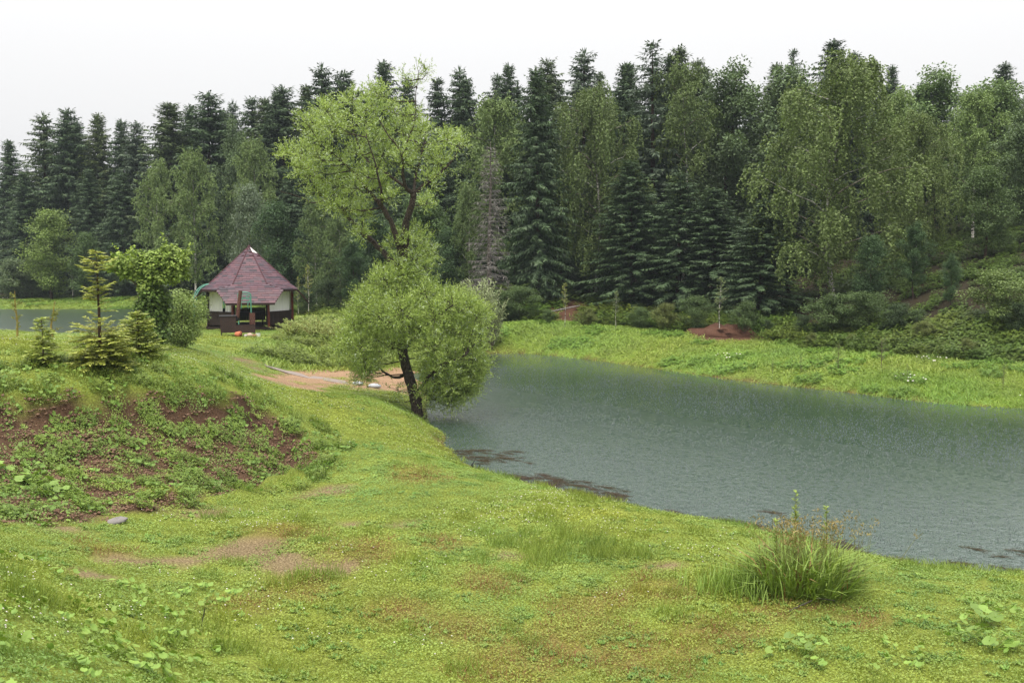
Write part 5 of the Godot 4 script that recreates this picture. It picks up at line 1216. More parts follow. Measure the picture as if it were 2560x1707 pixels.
func build_grill() -> void:
	rng.seed = 410
	var p := Vector3(-14.45, 0, -51.6)
	p.y = ground(p.x, p.z)
	var turn := atan2(14.45, 51.6)
	var g := thing("barbecue_grill", "rusty brown metal barbecue with leaning chimney pipe in front of the gazebo", "barbecue", p, turn)
	var rust := grain(mat("rusty_metal", 0.055, 0.024, 0.02, 0.6, 0.5), noise_tex(41, 0.03, Color(0.55, 0.5, 0.5), Color(1, 1, 1), 256), Vector3.ONE * 2.0)
	var pipe_m := grain(mat("rusty_pipe", 0.15, 0.055, 0.035, 0.65, 0.5), noise_tex(42, 0.03, Color(0.5, 0.45, 0.45), Color(1, 1, 1), 256), Vector3.ONE * 2.0)
	var dark := mat("sooty_iron", 0.018, 0.016, 0.018, 0.5)
	var fb := Mx.new(); fb.box(Transform3D(Basis(), Vector3(-0.45, 0.66, 0)), Vector3(0.78, 0.84, 0.55), WHITE)
	var fire := part("firebox", fb.mesh(rust), g)
	var lid := Mx.new(); lid.box(Transform3D(Basis(), Vector3(-0.45, 1.105, 0)), Vector3(0.9, 0.045, 0.62), WHITE)
	part("lid", lid.mesh(dark), g)
	var dr := Mx.new(); dr.box(Transform3D(Basis(), Vector3(-0.52, 0.66, 0.285)), Vector3(0.5, 0.6, 0.02), Color(0.8, 0.8, 0.8))
	part("door", dr.mesh(rust), fire)
	var tr := Mx.new()
	tr.box(Transform3D(Basis(), Vector3(0.42, 0.42, 0.26)), Vector3(0.98, 0.4, 0.02), WHITE)
	tr.box(Transform3D(Basis(), Vector3(0.42, 0.42, -0.26)), Vector3(0.98, 0.4, 0.02), WHITE)
	tr.box(Transform3D(Basis(), Vector3(0.42, 0.23, 0)), Vector3(0.98, 0.02, 0.49), WHITE)
	tr.box(Transform3D(Basis(), Vector3(0.90, 0.42, 0)), Vector3(0.02, 0.4, 0.49), WHITE)
	part("trough", tr.mesh(rust), g)
	var bk := Mx.new()
	bk.box(Transform3D(Basis(), Vector3(0.78, 0.93, -0.2)), Vector3(0.30, 0.62, 0.04), WHITE)
	part("back_plate", bk.mesh(pipe_m), g)
	var ch := Mx.new()
	ch.tube([Vector3(0.02, 1.0, -0.05), Vector3(0.06, 1.3, -0.05), Vector3(0.21, 2.42, -0.05)], [0.1, 0.1, 0.1], 12, WHITE)
	part("chimney_pipe", ch.mesh(pipe_m), g)
	var el := Mx.new(); el.tube([Vector3(-0.1, 0.88, -0.05), Vector3(0.0, 0.92, -0.05), Vector3(0.03, 1.02, -0.05)], [0.12, 0.12, 0.115], 10, WHITE)
	part("pipe_elbow", el.mesh(dark), g)
	for s in [[-0.8, 0.2], [-0.12, 0.2], [0.86, 0.2], [-0.8, -0.2], [0.86, -0.2]]:
		var lg := Mx.new(); lg.box(Transform3D(Basis(Vector3(0, 0, 1), 0.12 if s[0] > 0.5 else -0.1), Vector3(s[0], 0.1, s[1])), Vector3(0.05, 0.34, 0.05), WHITE)
		part("leg", lg.mesh(dark), g)
	var b := Basis(UP, turn)
	# odds and ends on the grass under the grill
	var spot := func(x: float, z: float) -> Vector3:
		var q := p + b * Vector3(x, 0, z)
		return Vector3(q.x, ground(q.x, q.z), q.z)
	var pot := Mx.new()
	pot.tube([Vector3(-0.16, 0.15, 0), Vector3(-0.12, 0.15, 0.02), Vector3(0.02, 0.15, 0.06), Vector3(0.14, 0.15, 0.1), Vector3(0.15, 0.15, 0.105), Vector3(0.05, 0.15, 0.07)], [0.07, 0.12, 0.15, 0.16, 0.12, 0.10], 12, WHITE)
	single("clay_pot", pot.mesh(mat("orange_clay", 0.50, 0.16, 0.08, 0.8)), "orange clay pot lying on its side under the barbecue", "pot", spot.call(0.05, 0.35))
	var bu := thing("bucket", "small white bucket at the right hand legs of the barbecue", "bucket", spot.call(1.05, 0.3))
	var bm := Mx.new(); bm.tube([Vector3(0, 0.0, 0), Vector3(0, 0.02, 0), Vector3(0, 0.22, 0), Vector3(0, 0.225, 0), Vector3(0, 0.04, 0)], [0.01, 0.1, 0.13, 0.12, 0.09], 14, WHITE)
	part("body", bm.mesh(mat("white_plastic", 0.66, 0.68, 0.62, 0.4)), bu)
	var bh := Mx.new(); bh.tube([Vector3(-0.13, 0.21, 0), Vector3(-0.1, 0.28, 0.05), Vector3(0.0, 0.31, 0.08), Vector3(0.1, 0.28, 0.05), Vector3(0.13, 0.21, 0)], [0.006, 0.006, 0.006, 0.006, 0.006], 5, WHITE)
	part("handle", bh.mesh(dark), bu)
	for e in [[0.62, 0.33, 0.16, "pale pinkish stone block left of the white bucket by the barbecue", [0.55, 0.40, 0.36]], [0.42, 0.2, 0.13, "grey white stone under the middle of the barbecue trough", [0.48, 0.46, 0.44]], [0.85, 0.4, 0.12, "reddish brown stone block right against the white bucket", [0.32, 0.13, 0.09]]]:
		var sm := Mx.new(); sm.ball(Vector3(0, e[2] * 0.55, 0), Vector3(e[2], e[2] * 0.75, e[2] * 0.8), 5, WHITE, 0.12, rng)
		single("stone", sm.mesh(mat("stone", e[4][0], e[4][1], e[4][2], 0.9)), e[3], "stone", spot.call(e[0], e[1]))

func build_arches() -> void:
	var green := mat("green_painted_steel", 0.075, 0.24, 0.18, 0.5)
	for e in [[Vector3(-14.85, 0, -54.6), atan2(14.85, 54.6) + 0.04, "slim green lattice garden arch with scrolled top between barbecue and gazebo", 1.0], [Vector3(-18.85, 0, -61.4), atan2(19.5, 61.0) + 0.45, "curved green steel garden arch peeping out behind the left eave of gazebo", 2.0]]:
		var p: Vector3 = e[0]
		p.y = ground(p.x, p.z)
		var a := thing("garden_arch", e[2], "garden arch", p, e[1])
		for dz in ([-0.3, 0.3] if e[3] < 1.5 else [-0.14, 0.14]):
			var f := Mx.new()
			var pts := PackedVector3Array()
			var rd := PackedFloat32Array()
			pts.append(Vector3(-0.34, -0.1, dz)); pts.append(Vector3(-0.34, 1.0, dz)); pts.append(Vector3(-0.34, 1.9, dz))
			for k in 9:
				var t := PI * (1.0 - k / 8.0)
				pts.append(Vector3(cos(t) * 0.34, 2.12 + sin(t) * 0.14, dz))
			pts.append(Vector3(0.34, 1.9, dz)); pts.append(Vector3(0.34, 1.0, dz)); pts.append(Vector3(0.34, -0.1, dz))
			if e[3] > 1.5:
				pts.clear()
				for k in 17:
					var t := PI * (1.0 - k / 16.0)
					pts.append(Vector3(cos(t) * 1.0, 1.55 + sin(t) * 1.0, dz))
				pts.insert(0, Vector3(-1.0, -0.1, dz)); pts.append(Vector3(1.0, -0.1, dz))
			for q in pts: rd.append(0.024 if e[3] < 1.5 else 0.04)
			f.tube(pts, rd, 6, WHITE)
			part("frame", f.mesh(green), a)
			if e[3] < 1.5:
				for sx in [-1.0, 1.0]:
					var sc := Mx.new()
					var sp := PackedVector3Array()
					var sr := PackedFloat32Array()
					for k in 22:
						var t: float = k / 21.0 * TAU * 1.4
						var r := 0.15 * (1.0 - k / 27.0)
						sp.append(Vector3(sx * (0.17 - r * cos(t)), 1.98 - r * sin(t), dz)); sr.append(0.014)
					sc.tube(sp, sr, 5, WHITE)
					part("scroll", sc.mesh(green), a)
					var s2 := Mx.new()
					s2.tube([Vector3(sx * 0.33, 1.86, dz), Vector3(sx * 0.2, 1.7, dz), Vector3(sx * 0.16, 1.5, dz), Vector3(sx * 0.2, 1.35, dz)], [0.013, 0.013, 0.013, 0.013], 5, WHITE)
					part("scroll", s2.mesh(green), a)
				var cb := Mx.new()
				for y in [2.12, 1.9, 1.72]: cb.tube([Vector3(-0.34, y, dz), Vector3(0.34, y, dz)], [0.014, 0.014], 5, WHITE)
				part("cross_bar", cb.mesh(green), a)
		if e[3] > 1.5:
			for k in 12:
				var t := PI * (k + 0.5) / 12.0
				var cb := Mx.new()
				cb.tube([Vector3(cos(t), 1.55 + sin(t), -0.14), Vector3(cos(t), 1.55 + sin(t), 0.14)], [0.016, 0.016], 5, WHITE)
				part("rung", cb.mesh(green), a)
		else:
			for y in [0.4, 0.8, 1.2, 1.6]:
				for sx in [-0.34, 0.34]:
					var cb := Mx.new()
					cb.tube([Vector3(sx, y, -0.3), Vector3(sx, y, 0.3)], [0.012, 0.012], 5, WHITE)
					part("rung", cb.mesh(green), a)

func build_fence() -> void:
	var f := thing("rail_fence", "low dark wooden rail fence along the forest foot beyond the small pond", "fence", Vector3(-40, ground(-40.0, -97.0), -97.0))
	for k in 5:
		var x := -1.5 + k * 2.1
		var y := ground(-40.0 + x, -97.0) - f.position.y
		var m := Mx.new(); m.box(Transform3D(Basis(), Vector3(x, y + 0.45, 0)), Vector3(0.12, 1.0, 0.12), WHITE)
		part("post", m.mesh(M.bark), f)
		if k < 4:
			var y2 := ground(-40.0 + x + 2.1, -97.0) - f.position.y
			for h in [0.8, 0.42]:
				var r := Mx.new(); r.tube([Vector3(x, y + h, 0.09), Vector3(x + 2.1, y2 + h, 0.09)], [0.06, 0.055], 6, WHITE)
				part("rail", r.mesh(M.dead if h > 0.5 else M.bark), f)

# ---------------------------------------------------------------- planted things on the terrace
const VINE := [
	[Vector3(-0.99, 3.05, -0.42), 0.25], [Vector3(-0.99, 3.05, 0.18), 0.25], [Vector3(-1.26, 2.90, -0.16), 0.18], [Vector3(-1.26, 2.90, 0.30), 0.18], [Vector3(-0.64, 2.99, -0.42), 0.35], [Vector3(-0.64, 2.99, 0.25), 0.35],
	[Vector3(-0.83, 2.73, -0.28), 0.24], [Vector3(-0.83, 2.73, 0.15), 0.24], [Vector3(-0.14, 2.90, -0.19), 0.38], [Vector3(-0.14, 2.90, 0.13), 0.38], [Vector3(-0.41, 2.73, -0.31), 0.27], [Vector3(-0.41, 2.73, 0.28), 0.27],
	[Vector3(0.30, 3.05, -0.29), 0.38], [Vector3(0.30, 3.05, 0.30), 0.38], [Vector3(0.69, 3.22, -0.18), 0.32], [Vector3(0.69, 3.22, 0.43), 0.32], [Vector3(0.89, 2.96, -0.35), 0.34], [Vector3(0.89, 2.96, 0.32), 0.34],
	[Vector3(1.10, 3.08, -0.20), 0.22], [Vector3(1.10, 3.08, 0.20), 0.22], [Vector3(0.70, 3.55, -0.45), 0.13], [Vector3(0.70, 3.55, 0.44), 0.13], [Vector3(0.79, 3.43, -0.34), 0.18], [Vector3(0.79, 3.43, 0.20), 0.18],
	[Vector3(0.29, 2.67, -0.13), 0.32], [Vector3(0.29, 2.67, 0.30), 0.32], [Vector3(0.61, 2.55, -0.28), 0.27], [Vector3(0.61, 2.55, 0.37), 0.27], [Vector3(1.03, 2.61, -0.44), 0.18], [Vector3(1.03, 2.61, 0.34), 0.18],
	[Vector3(-1.16, 3.31, -0.32), 0.09], [Vector3(-1.16, 3.31, 0.12), 0.09], [Vector3(-0.39, 3.40, -0.21), 0.10], [Vector3(-0.39, 3.40, 0.43), 0.10], [Vector3(-0.02, 2.25, -0.38), 0.31], [Vector3(-0.02, 2.25, 0.32), 0.31],
	[Vector3(0.15, 1.90, -0.34), 0.38], [Vector3(0.15, 1.90, 0.36), 0.38], [Vector3(-0.04, 1.55, -0.19), 0.44], [Vector3(-0.04, 1.55, 0.17), 0.44], [Vector3(0.10, 1.16, -0.15), 0.38], [Vector3(0.10, 1.16, 0.33), 0.38],
	[Vector3(0.15, 0.80, -0.20), 0.30], [Vector3(0.15, 0.80, 0.39), 0.30], [Vector3(0.09, 0.48, -0.30), 0.24], [Vector3(0.09, 0.48, 0.36), 0.24], [Vector3(-0.06, 0.89, -0.13), 0.38], [Vector3(-0.06, 0.89, 0.13), 0.38],
	[Vector3(0.26, 0.66, -0.14), 0.32], [Vector3(0.26, 0.66, 0.23), 0.32], [Vector3(-0.21, 0.66, -0.28), 0.27], [Vector3(-0.21, 0.66, 0.14), 0.27], [Vector3(-0.08, 0.36, -0.20), 0.24], [Vector3(-0.08, 0.36, 0.20), 0.24],
	[Vector3(0.37, 1.49, -0.14), 0.35], [Vector3(0.37, 1.49, 0.19), 0.35], [Vector3(0.27, 1.90, -0.25), 0.32], [Vector3(0.27, 1.90, 0.23), 0.32], [Vector3(-0.33, 1.55, -0.23), 0.21], [Vector3(-0.33, 1.55, 0.16), 0.21],
	[Vector3(-0.26, 1.19, -0.39), 0.24], [Vector3(-0.26, 1.19, 0.36), 0.24], [Vector3(1.29, 3.43, -0.18), 0.09], [Vector3(1.29, 3.43, 0.29), 0.09], [Vector3(0.19, 3.25, -0.12), 0.24], [Vector3(0.19, 3.25, 0.16), 0.24],
	[Vector3(-0.07, 3.20, -0.14), 0.21], [Vector3(-0.07, 3.20, 0.15), 0.21]]
const HEDGE := [
	[Vector3(0.43, 1.83, -0.16), 0.32], [Vector3(0.43, 1.83, 0.49), 0.32], [Vector3(0.69, 1.90, -0.36), 0.23], [Vector3(0.69, 1.90, 0.68), 0.23], [Vector3(0.71, 1.51, -0.26), 0.42], [Vector3(0.71, 1.51, 0.58), 0.42],
	[Vector3(1.07, 1.41, -0.67), 0.36], [Vector3(1.07, 1.41, 0.35), 0.36], [Vector3(1.19, 1.06, -0.65), 0.29], [Vector3(1.19, 1.06, 0.25), 0.29], [Vector3(1.30, 1.70, -0.58), 0.16], [Vector3(1.30, 1.70, 0.62), 0.16],
	[Vector3(0.54, 1.06, -0.63), 0.48], [Vector3(0.54, 1.06, 0.31), 0.48], [Vector3(0.79, 0.63, -0.42), 0.42], [Vector3(0.79, 0.63, 0.62), 0.42], [Vector3(0.36, 0.47, -0.16), 0.39], [Vector3(0.36, 0.47, 0.54), 0.39],
	[Vector3(0.92, 0.86, -0.58), 0.32], [Vector3(0.92, 0.86, 0.45), 0.32], [Vector3(0.21, 0.86, -0.30), 0.39], [Vector3(0.21, 0.86, 0.17), 0.39], [Vector3(0.10, 0.41, -0.32), 0.32], [Vector3(0.10, 0.41, 0.35), 0.32],
	[Vector3(0.65, 0.34, -0.37), 0.26], [Vector3(0.65, 0.34, 0.51), 0.26], [Vector3(0.51, 0.11, -0.33), 0.24], [Vector3(0.51, 0.11, 0.43), 0.24], [Vector3(0.19, 0.15, -0.39), 0.26], [Vector3(0.19, 0.15, 0.25), 0.26],
	[Vector3(0.77, 0.18, -0.42), 0.21], [Vector3(0.77, 0.18, 0.21), 0.21], [Vector3(1.01, 0.44, -0.43), 0.23], [Vector3(1.01, 0.44, 0.44), 0.23], [Vector3(-0.10, 0.24, -0.27), 0.26], [Vector3(-0.10, 0.24, 0.36), 0.26],
	[Vector3(0.02, 1.12, -0.69), 0.32], [Vector3(0.02, 1.12, 0.44), 0.32], [Vector3(0.26, 1.44, -0.59), 0.36], [Vector3(0.26, 1.44, 0.56), 0.36]]

func leafy(c: Mx, blobs: Array, per: float, size: float, round_leaf: bool) -> void:
	for b in blobs:
		var o: Vector3 = b[0]
		var r: float = b[1]
		var n_l := int(per * r * r)
		for j in n_l:
			var q := rdir()
			var p := o + q * r * pow(rng.randf(), 0.4)
			var tone := rng.randf_range(0.38, 0.9)
			var e := (q * 0.6 + rdir() * 0.8 - UP * 0.5).normalized()
			var nn := (q * 0.5 + UP * 0.8 + rdir() * 0.6).normalized()
			var sd := e.cross(nn).normalized()
			var dd := nn.cross(sd).normalized()
			c.leaf(p, dd, sd, size * rng.randf_range(0.7, 1.3), size * (0.85 if round_leaf else 0.5), shade(tone * 0.85, minf(tone * 1.2, 1.0), 0.05 if rng.randf() < 0.3 else 0.0))

func build_terrace_plants() -> void:
	rng.seed = 500
	var vp := Vector3(-12.3, 0, -33.5)
	vp.y = ground(vp.x, vp.z) - 0.05
	var v := thing("climbing_vine", "leafy climbing vine grown into a top heavy arch shape on the terrace", "vine", vp)
	var st := Mx.new()
	st.tube([Vector3(0.05, -0.1, 0), Vector3(0.0, 0.8, 0.05), Vector3(-0.1, 1.8, 0), Vector3(-0.25, 2.4, 0)], [0.06, 0.05, 0.05, 0.04], 7, WHITE)
	st.tube([Vector3(-0.4, -0.1, 0.1), Vector3(-0.42, 1.2, 0.1), Vector3(-0.36, 2.2, 0.05), Vector3(-0.1, 2.5, 0)], [0.035, 0.035, 0.03, 0.02], 7, WHITE)
	st.tube([Vector3(-0.36, 2.2, 0.05), Vector3(-0.8, 2.6, 0.1), Vector3(-1.3, 2.8, 0)], [0.03, 0.025, 0.015], 6, WHITE)
	st.tube([Vector3(-0.1, 2.4, 0), Vector3(0.5, 2.7, 0), Vector3(0.9, 2.9, 0)], [0.04, 0.03, 0.015], 6, WHITE)
	part("stem", st.mesh(M.twig), v)
	var c := Mx.new()
	leafy(c, VINE.filter(func(b): return b[0].y > 2.0), 3000.0, 0.115, true)
	for k in 26:
		var b: Array = VINE[rng.randi() % VINE.size()]
		if b[0].y < 2.2: continue
		var q := (rdir() + UP * 0.7).normalized()
		for j in 16:
			var e := (q * 0.5 + rdir()).normalized()
			c.leaf(b[0] + q * (b[1] + 0.035 * j) + rdir() * 0.03, e, e.cross(rdir()).normalized(), 0.09, 0.07, shade(0.6, 1.0, 0.05))
	part("upper_foliage", c.mesh(M.crown_vine), v)
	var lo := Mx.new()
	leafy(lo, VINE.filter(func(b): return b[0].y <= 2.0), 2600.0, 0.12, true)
	part("lower_foliage", lo.mesh(M.crown_vineold), v)  # shade of the column put into a darker tint of the same leaves
	var hp := Vector3(-12.9, 0, -36.6)
	hp.y = ground(hp.x, hp.z) - 0.05
	var h := thing("shrub", "rounded pale green shrub growing right behind the climbing vine", "shrub", hp)
	var hs := Mx.new()
	for k in 9:
		var a := rdir() * 0.5
		hs.tube([Vector3(a.x * 0.3 + 0.5, -0.1, a.z * 0.3), Vector3(a.x + 0.5, 0.9, a.z), Vector3(a.x * 1.5 + 0.5, 1.7, a.z * 1.5)], [0.025, 0.018, 0.006], 5, WHITE)
	part("stems", hs.mesh(M.twig), h)
	var hc := Mx.new()
	leafy(hc, HEDGE, 2800.0, 0.085, false)
	part("foliage", hc.mesh(M.crown_hedge), h)
	# small yellowish firs: height, profile [from, to, radius, density]
	fir(Vector3(-9.3, 0, -22.1), 2.62, [[0.0, 0.17, 0.74, 4.2], [0.17, 0.34, 0.66, 3.0], [0.34, 0.52, 0.34, 0.35], [0.52, 0.72, 0.34, 0.8], [0.72, 0.82, 0.2, 0.5], [0.82, 0.94, 0.40, 1.0], [0.94, 1.0, 0.16, 1.0]], "fir", "young yellow green spruce with bushy skirt and thin gappy top near the mound", 501)
	fir(Vector3(-9.0, 0, -23.6), 1.05, [[0.0, 0.35, 0.62, 3.4], [0.35, 0.8, 0.40, 2.4], [0.8, 1.0, 0.16, 2.0]], "firg", "shorter green young spruce leaning against the yellow green one", 502)
	fir(Vector3(-10.35, 0, -21.6), 1.05, [[0.0, 0.4, 0.34, 2.2], [0.4, 0.8, 0.24, 1.3], [0.8, 1.0, 0.1, 1.0]], "firg", "small spindly young spruce alone on the terrace grass at left", 503)
	# thin pale weeds before the small pond
	for e in [[Vector3(-13.9, 0, -27.5), 1.5, "thin pale yellow sapling before the small pond at left edge"], [Vector3(-12.6, 0, -27.0), 1.2, "second thin pale yellow sapling, just right of the left edge one"]]:
		rng.seed = 510 + int(e[1] * 10)
		var q: Vector3 = e[0]
		q.y = ground(q.x, q.z)
		var s := sapling(511 + int(e[1] * 10), e[1], 0.22, 0.25, 170, Vector2(0.06, 0.035), M.yellowstem)
		var o := thing("pale_sapling", e[2], "sapling", q)
		part("stem", s[0][1], o)
		part("foliage", s[1][1], o).material_override = M.crown_sapy

func fir(at: Vector3, H: float, prof: Array, tint: String, label: String, seed_: int) -> void:
	rng.seed = seed_
	at.y = ground(at.x, at.z) - 0.03
	var o := thing("young_spruce", label, "young spruce", at)
	var t := Mx.new()
	t.tube([Vector3(0, -0.1, 0), Vector3(0.01, H * 0.5, 0), Vector3(0, H * 0.97, 0.01)], [0.045 * H / 2.6, 0.03 * H / 2.6, 0.006], 7, WHITE)
	var c := Mx.new()
	var tw := Mx.new()
	for pr in prof:
		var cnt := int(pr[3] * (pr[1] - pr[0]) * H * 75.0)
		for k in cnt:
			var y: float = lerpf(pr[0], pr[1], rng.randf()) * H
			var az := rng.randf() * TAU
			var hor := Vector3(cos(az), 0, sin(az))
			var lat := Vector3(-sin(az), 0, cos(az))
			var L: float = pr[2] * rng.randf_range(0.55, 1.1)
			var rise := rng.randf_range(-0.1, 0.5) if y > 0.3 * H else rng.randf_range(-0.35, 0.25)
			tw.tube([Vector3(0, y, 0), Vector3(0, y, 0) + (hor + UP * rise) * L], [0.005, 0.002], 3, WHITE)
			var tone := rng.randf_range(0.55, 0.85)
			var n_s := int(L / 0.03) + 3
			for j in n_s:
				var s := (j + 0.5) / n_s
				if s < 0.25: continue
				var p := Vector3(0, y, 0) + (hor + UP * rise) * L * s
				for sd in [-1.0, 1.0]:
					var d: Vector3 = (hor * 0.7 + lat * sd * rng.randf_range(0.4, 0.9) + UP * rng.randf_range(-0.25, 0.25)).normalized()
					c.leaf(p, d, d.cross(UP + rdir() * 0.5).normalized(), rng.randf_range(0.07, 0.15), 0.042, shade(tone * 0.8, minf(tone * 1.3, 1.0), 0.02))
	for k in 10:
		var d := (UP + rdir() * 0.4).normalized()
		c.leaf(Vector3(0, H * 0.95, 0), d, d.cross(rdir()).normalized(), 0.09, 0.03, shade(0.7, 1.0))
	part("trunk", t.mesh(M.bark), o)
	part("twigs", tw.mesh(M.yellowstem), o)
	part("crown", c.mesh(M["crown_" + tint]), o)

# ---------------------------------------------------------------- waterside clump, weeds, single big leaved plants
func on_ground(x: float, z: float) -> Vector3:
	return Vector3(x, ground(x, z), z)

func build_clump() -> void:
	rng.seed = 600
	var at := on_ground(4.3, -14.3)
	var s := thing("sedge_clump", "big arching clump of long sedge leaves at the waterside on the right", "sedge", at)
	var fresh := Mx.new()
	var dead := Mx.new()
	for k in 1050:
		var r := sqrt(rng.randf())
		var az := rng.randf() * TAU
		var p := Vector3(cos(az) * r * 0.74, -0.05, sin(az) * r * 0.7)
		p.y = ground(at.x + p.x, at.z + p.z) - at.y - 0.03
		var out := Vector3(cos(az) * r + rng.randfn() * 0.6, 0, sin(az) * r + rng.randfn() * 0.6)
		var d := (UP * 1.2 + out * 0.6 + rdir() * 0.2).normalized()
		var H := rng.randf_range(0.4, 1.15) * (1.1 - 0.3 * r)
		var m := dead if rng.randf() < 0.08 else fresh
		m.blade(p, d, d.cross(out + Vector3(0.01, 0, 0)).normalized(), H, rng.randf_range(0.016, 0.034), out.normalized() * H * rng.randf_range(0.5, 1.1) - UP * H * rng.randf_range(0.2, 0.6), shade(0.5, 1.0, rng.randf_range(-0.02, 0.12)))
	for k in 420:
		var p := Vector3(-0.95 + rng.randfn() * 0.33, 0, 0.15 + rng.randfn() * 0.28)
		p.y = ground(at.x + p.x, at.z + p.z) - at.y - 0.02
		var out := rdir(); out.y = 0.0
		var d := (UP * 1.2 + out * 0.5).normalized()
		fresh.blade(p, d, d.cross(out).normalized(), rng.randf_range(0.25, 0.5), 0.018, out * 0.3, shade(0.8, 1.0, 0.02))
	part("leaf_blades", fresh.mesh(fol("green_sedge", 0.25, 0.38, 0.075, 0.7)), s)
	part("withered_blades", dead.mesh(fol("withered_sedge", 0.30, 0.19, 0.08, 0.4)), s)
	var fl := Mx.new()
	for k in 95:
		var p := Vector3(0.15 + rng.randfn() * 0.42, 0, -0.35 + rng.randfn() * 0.2)
		p.y = ground(at.x + p.x, at.z + p.z) - at.y
		var top := p + Vector3(rng.randfn() * 0.14, rng.randf_range(0.6, 1.0), rng.randfn() * 0.1)
		fl.tube([p, p.lerp(top, 0.5) + rdir() * 0.02, top], [0.005, 0.004, 0.002], 3, Color(0.7, 0.8, 0.5))
		for j in 14:
			var d := (UP + rdir()).normalized()
			fl.leaf(top + rdir() * 0.07, d, d.cross(rdir()).normalized(), 0.05, 0.018, shade(0.6, 1.0, 0.15))
	part("brown_seed_heads", fl.mesh(fol("seed_head", 0.27, 0.24, 0.10, 0.3)), s)
	for e in [[Vector3(4.40, 0, -15.0), 1.32, "taller willowherb stem rising behind left part of sedge clump"], [Vector3(4.85, 0, -14.9), 1.1, "shorter willowherb stem rising behind right part of sedge clump"], [Vector3(4.05, 0, -14.8), 0.9, "bushy low willowherb at the sedge clump's left shoulder"]]:
		var q := on_ground(e[0].x, e[0].z)
		var w := thing("willowherb", e[2], "wild flower", q)
		var sm := Mx.new()
		sm.tube([Vector3(0, -0.05, 0), Vector3(0.02, e[1] * 0.5, 0), Vector3(0.0, e[1], 0.02)], [0.011, 0.008, 0.003], 5, Color(0.8, 0.9, 0.5))
		part("stem", sm.mesh(M.yellowstem), w)
		var lf := Mx.new()
		for k in int(e[1] * 110):
			var y: float = lerpf(0.15, 1.0, rng.randf()) * e[1]
			var az := rng.randf() * TAU
			var d := Vector3(cos(az), rng.randf_range(0.2, 0.9), sin(az)).normalized()
			lf.leaf(Vector3(0, y, 0), d, d.cross(UP).normalized(), 0.16 * (1.2 - 0.75 * y / e[1]), 0.026, shade(0.65, 1.0, 0.03))
		part("leaf_whorls", lf.mesh(M.herb), w)

